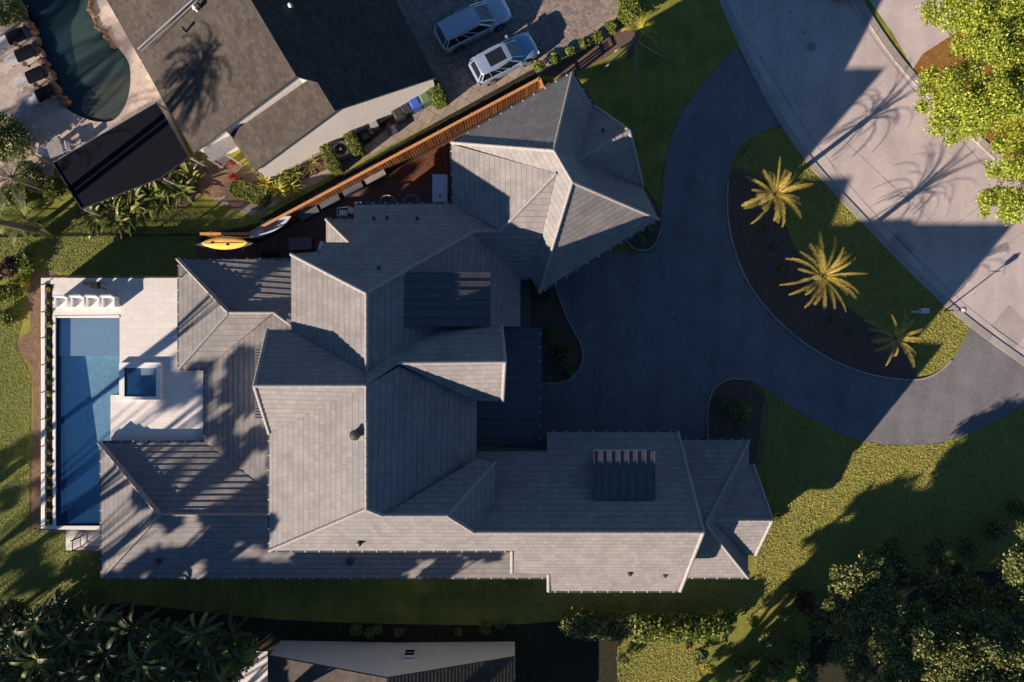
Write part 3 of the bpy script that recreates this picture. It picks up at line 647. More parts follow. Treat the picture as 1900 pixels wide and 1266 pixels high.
# walls
ring = [(540, 472, 8.6), (594, 470, 8.6), (597, 450, 8), (656, 450, 8), (658, 380, 5.5), (840, 378, 5.5), (838, 268, 5.5), (1062, 136, 5.5), (1103, 198, 5.5), (1170, 243, 7), (1194, 345, 5.5), (1222, 407, 5.5), (1000, 543, 5.5), (986, 518, 5.5), (965, 517, 5.6),
        (965, 605, 5.6), (932, 606, 8.6), (933, 745, 8.6), (885, 745, 8), (885, 840, 7.9), (1015, 840, 6.5), (1015, 802, 5.5), (1261, 802, 5.5), (1266, 1097, 5.5), (1018, 1097, 5.5), (1018, 1065, 7), (950, 1022, 8.6), (500, 1022, 8.6), (500, 805, 8.6), (497, 612, 8.6), (541, 612, 8.6)]
_, wl = walls(ring, H, (U,), 5.3, d=.8)
_, wl2 = walls([(332, 482, 3.2), (575, 482, 3.2), (575, 1072, 3.2), (190, 1072, 3.2), (187, 822, 3.2), (382, 820, 3.2), (380, 685, 3.2), (332, 685, 3.2)], H, (Lw,), 3.1)
_, wl3 = walls([(560, 1010, 3.2), (1018, 1010, 3.2), (1018, 1072, 3.2), (560, 1072, 3.2)], H, (Lw,), 3.1)
_, wl4 = walls([(1262, 817, 3), (1390, 817, 3), (1390, 865, 3), (1425, 865, 3), (1425, 1030, 3), (1388, 1030, 3), (1388, 1072, 3), (1262, 1072, 3)], H, ('E', 'V'), 2.9, d=.6)
walls([(605, 407, 3), (680, 407, 3), (680, 460, 3), (605, 460, 3)], H, ('N',), 2.9)
for wi, t, wd, z0, z1 in [(7, .3, 1.6, .9, 2.3), (7, .7, 1.6, .9, 2.3), (12, .25, 2.6, .1, 2.5), (12, .7, 2.6, .1, 2.5), (21, .25, 1.4, .8, 2.4), (21, .75, 1.4, .8, 2.4), (23, .3, 1.6, 3.3, 4.6), (23, .7, 1.6, 3.3, 4.6), (24, .3, 1.4, 3.2, 4.6), (24, .7, 1.4, 3.2, 4.6), (4, .5, 1.5, 3, 4.4), (26, .5, 1.6, 4.8, 6.6), (27, .5, 1.6, 5.0, 7.0)]:
    a, b = wl[wi], wl[(wi + 1) % len(wl)]
    ar = sum(wl[i][0] * wl[(i + 1) % len(wl)][1] - wl[(i + 1) % len(wl)][0] * wl[i][1] for i in range(len(wl)))
    window(H, a, b, t, wd, z0, z1, out=.06 if ar > 0 else -.06)
# roof vents
for x, y, z, r, hh in [(695, 405, 0, .07, .35), (719, 405, 0, .07, .35), (775, 406, 0, .07, .35), (704, 497, 0, .08, .35), (661, 806, 0, .22, .4), (668, 1007, 0, .12, .25), (650, 1040, 0, .2, .35), (1168, 1063, 0, .12, .15), (1233, 1067, 0, .10, .15), (296, 1041, 0, .14, .3), (1118, 243, 0, .07, .3)]:
    q0 = P(x, y, 8 if 380 < y < 1022 else 5); z = roofz(q0.x, q0.y) or 5
    for _ in range(3):
        q0 = P(x, y, z); z = roofz(q0.x, q0.y) or z
    MB().lathe((q0.x, q0.y, z - .1), [(r, 0), (r, hh), (r * 1.25, hh), (r * 1.25, hh + .06), (r * .4, hh + .1)], 12).build('roof_vent', MT['dark'], H)
# ================================================================ NEIGHBOUR HOUSES
NH = thing('house', 'brown shingled house with cream gable wall beside the kidney shaped pool', 'house', P(560, 120))
def rfn(pts, key='n', **kw): return roof_face(pts, NH, key, mat='brown', course=.22, step=.012, thick=.18, **kw)
rfn([(360, 283, 3.0), (166, -60, 3.0), (430, -60, 6.0), (550, 142, 6.0)], 'n2')
rfn([(550, 142, 6.0), (430, -60, 6.0), (700, -60, 2.75), (806, 145, 2.75), (622, 207, 5.4), (588, 152, 5.7)], 'n2')
rfn([(473, 318, 2.9), (425, 250, 2.9), (584, 140, 5.42), (622, 207, 5.42)], 'n1')
walls([(362, 281, 3.0), (550, 142, 6), (620, 150, 5), (600, -60, 4.5), (430, -60, 6), (166, -60, 3.0)], NH, ('n2',), 2.9, d=.14, mat='nstucco')
walls([(473, 318, 2.9), (622, 207, 5.4), (806, 145, 2.75), (700, -60, 2.75), (560, 20, 5.3), (425, 250, 2.9)], NH, ('n1', 'n2'), 2.6, d=.10, mat='nstucco')
m = MB(); m.bar(P(256, 92, 3.72), P(362, -4, 5.05), .07, .08); m.bar(P(262, 96, 3.72), P(366, 2, 5.05), .03, .06); m.build('roof_flashing', MT['grey'], NH)
for (x, y, z) in ((466, 43, 5.3), (586, 178, 4.6)):
    q = P(x, y, z); MB().box(q, (.42, 1.25, .22), R(28), taper=.92).build('ridge_vent', MT['cap'], NH)
for (x, y, z, r, mm) in ((365, 18, 4.9, .10, 'hanger'), (372, 14, 4.9, .10, 'dark'), (343, 57, 4.5, .07, 'dark'), (571, 198, 4.2, .06, 'dark'), (541, 14, 5.2, .09, 'hanger'), (742, 168, 3.2, .05, 'dark')):
    q = P(x, y, z); MB().lathe((q.x, q.y, q.z - .25), [(r, 0), (r, .5), (r * 1.5, .5), (r * 1.3, .62), (r * .3, .66)], 12).build('roof_vent', MT[mm], NH)
gutter((361, 284, 2.95), (166, -60, 2.95), NH, spacing=40); gutter((807, 146, 2.7), (700, -62, 2.7), NH, spacing=40)
SH = thing('house', 'cream gabled house with small vent window cut off by the lower edge', 'house', P(720, 1300))
def rfs(pts): return roof_face(pts, SH, 's', mat='brown', course=.22, step=.012, thick=.16)
rfs([(497, 1217, 2.4), (718, 1259, 5.1), (718, 1460, 5.1), (497, 1420, 2.4)])
rfs([(957, 1219, 2.4), (957, 1420, 2.4), (718, 1460, 5.1), (718, 1259, 5.1)])
_, ws = walls([(497, 1217, 2.4), (718, 1259, 5.1), (957, 1219, 2.4), (957, 1420, 2.4), (718, 1460, 5.1), (497, 1420, 2.4)], SH, ('s',), 2.3, d=.05, mat='nstucco')
q = P(762, 1209, 1.6); yy = P(762, 1190, 0).y + .06
f = MB().box((q.x, yy, 2.0), (.8, .12, .9)).build('window', MT['white'], SH)
MB().box((q.x, yy + .05, 2.2), (.6, .06, .33)).build('pane', MT['glass'], f); MB().box((q.x, yy + .05, 1.78), (.6, .06, .33)).build('pane', MT['glass'], f)
sheet('patio', g2([(425, 1208), (497, 1208), (497, 1400), (425, 1400)]), .05, MT['deck'], thick=.05)
aw = thing('awning', 'small grey lean-to awning in the corner below the brown roof gable', 'awning', P(408, 275)); q = P(408, 273, 2.5)
MB().box(q, (1.9, 1.1, .06), R(33)).build('awning_sheet', MT['pad'], aw); MB().box((q.x - .3, q.y - .35, 1.5), (.6, .5, 1.0), R(33)).build('cupboard', MT['grey'], aw); MB().bar((q.x - .8, q.y - .7, 0), (q.x - .8, q.y - .7, 2.45), .07).build('post', MT['grey'], aw); MB().bar((q.x + .4, q.y - .5, 0), (q.x + .4, q.y - .5, 2.45), .07).build('post', MT['grey'], aw)
# dark patio cover beside the lagoon
pc = thing('patio_cover', 'large black flat fabric patio cover between the lagoon pool and the bushy plants', 'patio cover', P(230, 290))
cp = [(290, 190, 2.3), (352, 292, 2.3), (300, 330, 2.3), (152, 388, 2.3), (98, 302, 2.3)]
Wp = PX(cp); m = MB(); m.prism([(p.x, p.y) for p in Wp], 2.24, 2.30); m.build('canopy', MT['cloth'], pc)
for i in range(5): MB().bar(Wp[i] + Vector((0, 0, .02)), Wp[(i + 1) % 5] + Vector((0, 0, .02)), .06, .08).build('frame_rail', MT['pad'] if i == 4 else MT['dark'], pc)
for p in Wp: MB().box((p.x * .995, p.y * .995, 1.12), (.1, .1, 2.24)).build('post', MT['grey'], pc)
# ================================================================ FENCES
def picket_fence(pts, h, name, label, zb=0, sp=.11, post=1.8, group=None):
    """black aluminium fence: posts, two rails, pickets"""
    f = thing(name, label, 'fence', Vector((*pts[0], zb)), group)
    pk = MB(); rl = MB()
    for i in range(len(pts) - 1):
        a, b = Vector(pts[i]), Vector(pts[i + 1]); L = (b - a).length; n = max(1, round(L / post)); d = (b - a) / L
        for z in (zb + .15, zb + h - .12): rl.bar((a.x, a.y, z), (b.x, b.y, z), .035, .03)
        for j in range(n + (i == len(pts) - 2)):
            p = a + (b - a) * j / n; MB().box((p.x, p.y, zb + h / 2 + .03), (.06, .06, h + .06)).build('post', MT['black'], f)
        for j in range(int(L / sp)): p = a + d * (j + .5) * sp; pk.box((p.x, p.y, zb + h / 2), (.018, .018, h - .1), math.atan2(d.y, d.x))
    rl.build('rail', MT['black'], f); pk.build('picket', MT['black'], f)['kind'] = 'stuff'
    return f
picket_fence([tuple(P(x, y, 1.2)[:2]) for x, y in ((-60, 437), (90, 434), (370, 432))], 1.2, 'metal_fence', 'thin black picket fence along the shaded grass left of the orange kayak')
picket_fence([tuple(P(x, y, PZ + .6)[:2]) for x, y in ((70, 512), (334, 514))], 1.0, 'metal_fence', 'black picket fence along the top edge of the white pool deck', zb=PZ)
picket_fence([tuple(P(x, y, 1.9)[:2]) for x, y in ((76, 983), (150, 984), (134, 1003), (134, 1022), (187, 1022))], 1.1, 'metal_fence', 'black railing with a gate bay at the foot of the pool beside the lower lawn', zb=.9)
picket_fence([tuple(P(x, y, 1.2)[:2]) for x, y in ((113, 330), (160, 408))], 1.2, 'metal_fence', 'short slanting fence between the black patio cover and the straw bed')
gw = thing('garden_wall', 'long low white wall beside the narrow planter on the left of the pool', 'wall', P(79, 750))
a, b = P(76.5, 527, PZ + .15), P(82.5, 978, PZ + .15); MB().prism([(a.x, a.y), (b.x, a.y), (b.x, b.y), (a.x, b.y)], PZ - .05, PZ + .12).build('wall', MT['coping'], gw)
for y in (528, 579, 627, 677, 728, 778, 828, 878, 928, 976):
    q = P(78.5, y, PZ + .2); MB().tube([(q.x, q.y, PZ + .12), (q.x, q.y, PZ + .3)], .035, 8).build('light_stub', MT['black'], gw)
wf = thing('wooden_fence', 'tall orange cedar board fence running diagonally between the two properties', 'fence', P(720, 290))
FT = 2.1; fl = [P(1001, 146, FT), P(461, 434, FT), P(371, 434, FT)]; fl0 = P(1009, 166, FT)
bd = MB(); cp_ = MB(); rails = MB()
path = [fl0] + fl
for i in range(3):
    a, b = path[i], path[i + 1]; L = (b - a).length; d = (b - a) / L; n = int(L / .19); rz = math.atan2(d.y, d.x); nn = Vector((-d.y, d.x, 0))
    for j in range(n):
        p = a + d * (j + .5) * .19; bd.box((p.x, p.y, 1.0), (.135, .03, 1.95 + random.uniform(-.02, .02)), rz)
    sg = 1 if nn.y > 0 or i == 0 else -1
    for z in (.4, 1.1, 1.8): rails.bar((a + nn * .05 * sg)[:2] + (z,), (b + nn * .05 * sg)[:2] + (z,), .04, .09)
    cp_.bar(a, b, .17, .045)
    for j in range(int(L / 2.4) + 1):
        p = a + d * min(L, j * 2.4); MB().box((p.x + nn.x * .09 * sg, p.y + nn.y * .09 * sg, 1.06), (.10, .10, 2.14), rz).build('post', MT['wood'], wf)
bd.build('board', MT['wood'], wf)['kind'] = 'stuff'; rails.build('rail', MT['wood'], wf); cp_.build('cap_rail', MT['woodtop'], wf)
# ================================================================ CARS
def suv(name, label, px, py, ang, L=4.85, Wd=1.95, Hh=1.72, paint='silver', sunroof=False, rails=True, group='cars in the brick drive'):
    c = P(px, py, .9); root = thing(name, label, 'car', (c.x, c.y, .02), group); M = Matrix.Rotation(R(ang), 4, 'Z'); base = Vector((c.x, c.y, .02))
    sx, sy, sz = L / 4.85, Wd / 1.95, Hh / 1.72
    T = lambda x, y, z: base + (M @ Vector((x * sx, y * sy, z * sz)))
    st = [(-2.42, .70, .45, .80, .82), (-2.36, .86, .36, .92, .95), (-2.15, .93, .30, 1.0, 1.03), (-1.5, .965, .26, 1.02, 1.05), (0, .975, .26, 1.0, 1.04), (1.0, .965, .26, .98, 1.04), (1.55, .95, .28, .94, 1.0), (2.05, .90, .32, .86, .93), (2.3, .78, .38, .76, .83), (2.42, .58, .46, .66, .70)]
    rings = []
    for x, w, zb, zs, zt in st:
        r = [(w * .9, zb), (w * .99, zb + .14), (w, (zb + zs) / 2), (w * .975, zs - .05), (w * .90, zs + .01), (w * .6, zt), (0, zt + .012)]
        rings.append([T(x, y, z) for y, z in r] + [T(x, -y, z) for y, z in r[-2::-1]])
    b = MB()
    for i in range(len(rings) - 1):
        for k in range(len(rings[0]) - 1): b.face([rings[i][k], rings[i + 1][k], rings[i + 1][k + 1], rings[i][k + 1]])
        b.face([rings[i][-1], rings[i + 1][-1], rings[i + 1][0], rings[i][0]])
    b.face(rings[0]); b.face(rings[-1][::-1]); b.build('body', MT[paint], root, smooth=True)
    bot = [(-2.30, .62), (-2.2, .84), (0, .88), (.9, .86), (1.22, .62)]; top = [(-2.0, .52), (-1.9, .66), (-.8, .72), (.18, .68), (.36, .52)]
    fb = [T(x, y, 1.03) for x, y in bot]; ft = [T(x, y, 1.64) for x, y in top]; nb = [T(x, -y, 1.03) for x, y in bot]; ntp = [T(x, -y, 1.64) for x, y in top]
    g = MB()
    for i in (1, 2): g.face([fb[i], ft[i], ft[i + 1], fb[i + 1]]); g.face([nb[i + 1], ntp[i + 1], ntp[i], nb[i]])
    g.build('side_window', MT['glass'], root)
    g = MB()
    for a_, b_, c_, d_ in ((fb, ft, 3, 4), (nb, ntp, 3, 4)): g.face([a_[c_], b_[c_], b_[d_], a_[d_]])
    g.face([fb[4], ft[4], ntp[4], nb[4]]); g.build('windshield', MT['glass'], root)
    g = MB()
    for a_, b_ in ((fb, ft), (nb, ntp)): g.face([a_[0], b_[0], b_[1], a_[1]])
    g.face([nb[0], ntp[0], ft[0], fb[0]]); g.build('rear_window', MT['glass'], root)
    rf = MB(); ol = [(x, y) for x, y in top] + [(x, -y) for x, y in top[::-1]]
    e0 = [T(x * 1.02 + (.0), y * 1.04, 1.625) for x, y in ol]; e1 = [T(x, y * 1.0, 1.675) for x, y in ol]; e2 = [T(-.82 + (x + .82) * .8, y * .72, 1.715) for x, y in ol]
    for q0_, q1_ in ((e0, e1), (e1, e2)):
        for i in range(len(ol)): rf.face([q0_[i], q1_[i], q1_[(i + 1) % len(ol)], q0_[(i + 1) % len(ol)]])
    rf.face(e2[::-1]); rf.build('roof', MT[paint], root, smooth=True)
    for a_, b_ in ((fb, ft), (nb, ntp)):
        pl = MB(); pl.bar(a_[0].lerp(b_[0], .96), b_[4].lerp(a_[4], .04), .05, .04)
        for i in (1, 3, 4, 0): pl.bar(a_[i], b_[i], .07, .05)
        for t in (.38, .72): pl.bar(a_[1].lerp(a_[2], t), b_[1].lerp(b_[2], t), .05, .04)
        pl.bar(a_[2], b_[2], .07, .04); pl.build('pillar', MT[paint], root)
    if sunroof: MB().prism([T(x, y, 0)[:2] for x, y in ((-1.25, -.46), (-.02, -.46), (-.02, .46), (-1.25, .46))], base.z + 1.70 * sz, base.z + 1.73 * sz).build('sunroof', MT['glass'], root)
    if rails:
        for s in (-1, 1): MB().tube([T(-1.8, s * .66, 1.68), T(-1.6, s * .66, 1.745), T(-.1, s * .66, 1.735), T(.1, s * .64, 1.67)], .022, 6).build('roof_rail', MT['grey'], root)
    for s in (-1, 1):
        m = MB(); m.box(T(.78, s * 1.05, 1.08), (.14, .22, .16), R(ang)); m.build('side_mirror', MT[paint], root)
        m = MB(); m.face([T(2.18, s * .60, .80), T(2.38, s * .58, .70), T(2.25, s * .80, .70), T(2.06, s * .895, .80)][::s]); m.box(T(2.22, s * .70, .74), (.26, .26, .10), R(ang)); m.build('headlight', MT['white'], root)
        m = MB(); m.box(T(-2.33, s * .80, .88), (.14, .24, .13), R(ang)); m.build('tail_light', MT['red'], root)
        for x in (-1.45, 1.42):
            c0, c1 = T(x, s * .72, .36), T(x, s * .99, .36)
            wh = MB().tube([c0, c1], .37, 20).build('wheel', MT['tyre'], root)
            MB().tube([c0.lerp(c1, .9), c0.lerp(c1, 1.05)], .24, 14).build('rim', MT['rim'], wh)
            ar = MB(); 
            for t in range(8):
                a0, a1 = math.pi * t / 8, math.pi * (t + 1) / 8; r = .43
                ar.bar(T(x + math.cos(a0) * r, s * .985, .36 + math.sin(a0) * r), T(x + math.cos(a1) * r, s * .985, .36 + math.sin(a1) * r), .05, .03)
            ar.build('wheel_arch', MT['dark'], root)
    w_ = MB(); w_.bar(T(1.12, -.5, 1.10), T(.72, .1, 1.38), .02); w_.bar(T(1.16, .1, 1.08), T(.78, .6, 1.34), .02); w_.build('wiper', MT['black'], root)
    return root
suv('parked_car', 'long pale silver car with plain roof parked farther up the brick drive', 877, 41, 27.5, L=5.1, paint='silver')
suv('parked_car', 'silver blue car with a dark sunroof parked beside the fence path', 935, 106, 28, L=4.55, Wd=1.88, Hh=1.62, paint='bluesil', sunroof=True)
suv('parked_car', 'black car at the kerb mostly cut off by the top edge', 1548, -68, -57, L=4.7, paint='dark', group=None)
# ================================================================ BINS, UNITS, YARD THINGS
def wheelie(px, py, ang, mat, label, hh=1.05):
    c = P(px, py, 1.0); t = thing('wheelie_bin', label, 'bin', (c.x, c.y, .03), 'bins beside the cream gable wall'); M = Matrix.Rotation(R(ang), 3, 'Z')
    MB().box((c.x, c.y, .03 + hh * .45), (.62, .68, hh * .88), R(ang), taper=1.15).build('bin_body', MT[mat], t)
    m = MB(); m.box((c.x, c.y, hh), (.74, .80, .06), R(ang)); m.box((c.x, c.y, hh + .05), (.60, .62, .05), R(ang), taper=.8); m.build('lid', MT[mat], t)
    for s in (-1, 1):
        o = M @ Vector((s * .3, .36, 0)); MB().tube([(c.x + o.x, c.y + o.y, .14), (c.x + o.x * 1.2, c.y + o.y * 1.15, .14)], .12, 12).build('wheel', MT['tyre'], t)
    o = M @ Vector((0, .43, 0)); MB().bar((c.x + o.x - .2, c.y + o.y, hh - .02), (c.x + o.x + .2, c.y + o.y, hh - .02), .04).build('handle', MT['dark'], t)
wheelie(788, 180, 28, 'bingreen', 'olive green wheeled bin next to the boxy hedge'); wheelie(769, 190, 28, 'binblue', 'bright blue recycling bin next to the green bin')
wheelie(752, 199, 28, 'dark', 'dark brown bin next to the blue bin', .9); wheelie(738, 209, 28, 'dark', 'black ribbed bin farthest from the hedge in the bin row', .9)
ac = thing('air_conditioner', 'grey square air conditioner with round fan grille between two clipped hedges', 'air conditioner', P(632, 277, 0)); c = P(632, 277, .9)
MB().box((c.x, c.y, .45), (.88, .88, .86), R(22)).build('casing', MT['boulderw'], ac)
m = MB()
for r in (.38, .30, .22): m.lathe((c.x, c.y, .885), [(r, 0), (r, .03), (r - .03, .03), (r - .03, 0)], 24)
m.build('fan_grille', MT['dark'], ac); MB().lathe((c.x, c.y, .885), [(.09, 0), (.09, .05), (.03, .06)], 14).build('fan_hub', MT['hanger'], ac)
for i, (x, y, w_, d_, h_, mm, nm, lb, ct) in enumerate([(692, 229, .55, .5, .9, 'pad', 'barbecue', 'grey blue covered barbecue standing by the gable wall', 'barbecue'), (705, 222, .5, .4, .7, 'dark', 'storage_box', 'black storage box between the barbecue and the black bin', 'box'),
      (727, 240, .6, .45, .5, 'navy', 'storage_box', 'navy storage box on the edge of the shaded side yard', 'box'), (677, 252, .5, .5, .45, 'dark', 'storage_box', 'low black box on the ground behind the clipped hedge', 'box')]):
    c = P(x, y, h_); t = thing(nm, lb, ct, (c.x, c.y, 0)); MB().box((c.x, c.y, h_ * .45), (w_, d_, h_ * .86), R(25)).build('body', MT[mm], t); MB().box((c.x, c.y, h_ * .93), (w_ * 1.08, d_ * 1.1, h_ * .1), R(25), taper=.85).build('lid', MT[mm], t)
def pot(px, py, r, h, mat, label, cat='plant pot', leaf=None, group=None, nm='plant_pot'):
    c = P(px, py, h); t = thing(nm, label, cat, (c.x, c.y, 0), group)
    MB().lathe((c.x, c.y, 0), [(r * .7, 0), (r, h), (r, h + .02), (r * .86, h + .02), (r * .8, h - .06)], 16).build('pot', MT[mat], t); return t, c
for x, y, r, h, mm, lb in [(689, 244, .17, .4, 'grey', 'pale grey round bucket in the cluttered side yard'), (665, 253, .15, .3, 'dark', 'small black bucket near the clipped hedge'), (684, 237, .13, .3, 'hanger', 'small white bucket behind the grey bucket'), (722, 233, .14, .35, 'red', 'dusty red pail beside the navy box'),
                          (352, 355, .38, .4, 'dark', 'wide black planter at the end of the straw bed')]: pot(x, y, r, h, mm, lb)
for i, (x, y) in enumerate([(492, 470), (498, 474), (504, 471), (509, 475), (489, 475), (514, 470)]): pot(x, y, .11, .22, 'dark', 'tiny dark plant pot in the cluster against the low ribbed roof', group='small pots by the low roof')
# low covered boxes in a row under the fence
for i, (x, y, a_, w_, d_, mm, lb) in enumerate([(692, 321, 28, 1.45, .95, 'pad', 'pale topped low box at the right end of the row under the cedar fence'), (650, 343, 28, 1.4, 1.0, 'slate', 'dark low box next to the pale topped one under the cedar fence'), (607, 366, 28, 1.4, 1.0, 'slate', 'dark low box in the middle of the row under the cedar fence'),
                                           (569, 389, 28, 1.35, 1.0, 'slate', 'dark low box beside the white paddleboard'), (557, 452, 3, 1.5, .8, 'slate', 'lone dark low box above the corner of the tall roof')]):
    c = P(x, y, .7); t = thing('covered_box', lb, 'box', (c.x, c.y, 0), 'low boxes in the side yard'); MB().box((c.x, c.y, .33), (w_ * .94, d_ * .94, .62), R(a_)).build('box_body', MT['dark'], t); MB().box((c.x, c.y, .68), (w_, d_, .07), R(a_)).build('lid', MT[mm], t)
cb = thing('storage_cabinet', 'tall white metal cabinet on the mulch against the garage roof edge', 'cabinet', P(816, 352)); c = P(816, 350, 1.2)
MB().box((c.x, c.y, .6), (.9, 1.75, 1.16), 0).build('casing', MT['board'], cb); MB().box((c.x, c.y, 1.20), (.96, 1.82, .05), 0).build('lid', MT['board'], cb); MB().lathe((c.x + .02, c.y - .45, 1.22), [(.07, 0), (.07, .08), (.03, .1)], 12).build('vent', MT['black'], cb)
for x, lb in ((719, 'pale hoop standing on the ground under the eave, left of its twin'), (763, 'pale hoop standing on the ground under the eave, nearer the white cabinet')):
    c = P(x, 374, .6); m = MB(); m.tube([(c.x + math.cos(t) * .5, c.y + math.sin(t) * .42, .5 + .08 * math.sin(t)) for t in [2 * math.pi * k / 24 for k in range(25)]], .045, 8, cap=False); tag(m.build('metal_hoop', MT['grey']), lb, 'hoop', 'hoops by the north wall')
pe = thing('pool_pump', 'pool pump with pale pipes tucked beside the small porch roof', 'pump', P(640, 392)); c = P(640, 390, .7)
MB().lathe((c.x + .35, c.y, .02), [(.22, 0), (.24, .5), (.18, .66), (.05, .7)], 16).build('filter_tank', MT['board'], pe); MB().box((c.x - .15, c.y - .15, .35), (.5, .35, .5)).build('motor', MT['board'], pe)
MB().tube([(c.x - .35, c.y - .3, .3), (c.x - .6, c.y - .3, .3), (c.x - .6, c.y + .2, .3), (c.x + .3, c.y + .25, .6)], .04, 8).build('pipe', MT['hanger'], pe)
def hull(name, label, cat, px, py, z, L, Wd, ang, mat, hgt, tilt, kind):
    c = P(px, py, z); t = thing(name, label, cat, (c.x, c.y, 0)); M = Matrix.Rotation(R(ang), 3, 'Z') @ Matrix.Rotation(R(tilt), 3, 'X'); n, k = 24, 10; m = MB(); rg = []
    for i in range(n + 1):
        u = i / n * 2 - 1; w_ = Wd / 2 * max(0, (1 - abs(u) ** 2.2)) ** .8 + .012; h_ = hgt * (.4 + .6 * (1 - u * u)) if kind == 'kayak' else hgt
        rk_ = .12 * abs(u) ** 3 if kind == 'kayak' else .05 * max(0, u) ** 3
        rg.append([c + M @ Vector((u * L / 2, math.cos(a) * w_, math.sin(a) * h_ / 2 + rk_)) for a in [2 * math.pi * j / k for j in range(k)]])
    for i in range(n):
        for j in range(k): m.face([rg[i][j], rg[i + 1][j], rg[i + 1][(j + 1) % k], rg[i][(j + 1) % k]])
    m.face(rg[0]); m.face(rg[-1][::-1]); m.build('hull', MT[mat], t, smooth=True)
    return t, c, M
kt, kc, KM = hull('kayak', 'bright orange kayak on a rack below the end of the cedar fence', 'kayak', 418, 451, 2.5, 2.9, .79, 1, 'kayak', .34, 8, 'kayak')
m = MB(); m.tube([kc + KM @ Vector((u * 1.3, .0, .175 - .02 * u * u)) for u in (-1, -.5, 0, .5, 1)], .018, 6); m.build('keel_line', MT['bark'], kt)
for u in (-.75, .2): MB().lathe(kc + KM @ Vector((u, -.1 if u > 0 else .03, .15)), [(.07, 0), (.07, .03), (.04, .035)], 12, sx=1.5).build('hatch', MT['black'], kt)
hull('kayak', 'olive canoe peeking out beneath the orange kayak', 'kayak', 418, 453, 2.2, 3.6, .58, 1, 'gutter', .2, 0, 'kayak')
rk_t = thing('kayak_rack', 'tall dark timber rack holding the two kayaks at the end of the cedar fence', 'rack', (kc.x, kc.y, 0))
for u in (-.9, .9):
    MB().bar((kc.x + u, kc.y, 0), (kc.x + u, kc.y, 2.0), .09).build('post', MT['stake'], rk_t); MB().bar((kc.x + u, kc.y - .5, 2.0), (kc.x + u, kc.y + .45, 2.0), .07).build('arm', MT['stake'], rk_t)
bt, bc, BM = hull('paddleboard', 'white paddleboard leaning against the cedar fence', 'paddleboard', 500, 421, 1.7, 3.1, .75, 27, 'board', .12, 35, 'board')
MB().box(bc + BM @ Vector((.1, 0, .07)), (1.1, .4, .02), R(27), tilt=Matrix.Rotation(R(35), 3, 'X')).build('deck_pad', MT['grey'], bt)
# deck furniture
ch = thing('lounge_chair', 'white moulded chair', 'chair', (0, 0, 0), 'white chairs on the pool deck')
MB().box((0, -.02, .36), (.66, .60, .10), taper=.95).build('seat', MT['white'], ch); MB().box((0, .33, .62), (.70, .10, .62), tilt=Matrix.Rotation(R(-12), 3, 'X')).build('backrest', MT['white'], ch)
for s in (-1, 1):
    MB().box((s * .36, .02, .34), (.07, .66, .60)).build('side_panel', MT['white'], ch)
MB().box((0, -.25, .16), (.62, .06, .30)).build('front_panel', MT['white'], ch)
for i, (x, lb) in enumerate([(115, 'white moulded chair nearest the planter in the row above the pool'), (146, 'white moulded chair second from the planter in the row above the pool'), (174, 'white moulded chair below the black grill'), (203, 'white moulded chair at the end of the row nearest the ribbed roof')]):
    o = ch if i == 0 else copy_tree(ch); q = P(x, 561, PZ + .5); o.location = (q.x, q.y, PZ + .002); o['label'] = lb; o.rotation_euler.z = R((i % 2) * 3 - 1)
gr = thing('grill', 'black grill on legs standing on the white deck behind the chairs', 'grill', P(175, 530, PZ)); c = P(175, 529, PZ + .9)
MB().box((c.x, c.y, PZ + .85), (.55, .42, .28), taper=.8).build('hood', MT['black'], gr)
for sx in (-1, 1):
    for sy in (-1, 1): MB().bar((c.x + sx * .25, c.y + sy * .18, PZ), (c.x + sx * .2, c.y + sy * .15, PZ + .72), .035).build('leg', MT['black'], gr)
MB().box((c.x - .5, c.y + .12, PZ + .72), (.55, .22, .04)).build('side_shelf', MT['black'], gr)
# loungers by the lagoon
lg = thing('sun_lounger', 'x', 'lounger', (0, 0, 0), 'loungers beside the lagoon pool')
MB().box((0, 0, .26), (1.95, .8, .07)).build('frame', MT['boulderw'], lg); MB().box((.48, 0, .35), (1.1, .82, .12)).build('cushion', MT['cloth'], lg); MB().box((-.55, 0, .33), (.82, .7, .08)).build('seat_pad', MT['boulderw'], lg)
for sx in (-1, 1):
    for sy in (-1, 1): MB().box((sx * .8, sy * .3, .115), (.07, .07, .23)).build('leg', MT['white'], lg)
for i, (x, y, lb) in enumerate([(16, 72, 'lounger with navy cushion farthest up the patio'), (32, 104, 'lounger with navy cushion second from the top of the patio row'), (52, 144, 'lounger with navy cushion second from the grey stone end of the row'), (70, 178, 'lounger with navy cushion nearest the open patio floor')]):
    o = lg if i == 0 else copy_tree(lg); q = P(x, y, ND + .4); o.location = (q.x, q.y, ND + .002); o['label'] = lb; o.rotation_euler.z = R(24)
st = thing('side_table', 'x', 'table', (0, 0, 0), 'tables between the loungers'); MB().lathe((0, 0, .38), [(.16, 0), (.17, .03), (.16, .05)], 16).build('table_top', MT['bark'], st); MB().lathe((0, 0, 0), [(.12, 0), (.03, .04), (.03, .38)], 12).build('stem', MT['bark'], st)
for i, (x, y, lb) in enumerate([(29, 82, 'round brown table between the two upper loungers'), (46, 119, 'round brown table between the two middle loungers'), (66, 157, 'round brown table between the two lower loungers')]):
    o = st if i == 0 else copy_tree(st); q = P(x, y, ND + .4); o.location = (q.x, q.y, ND + .002); o['label'] = lb
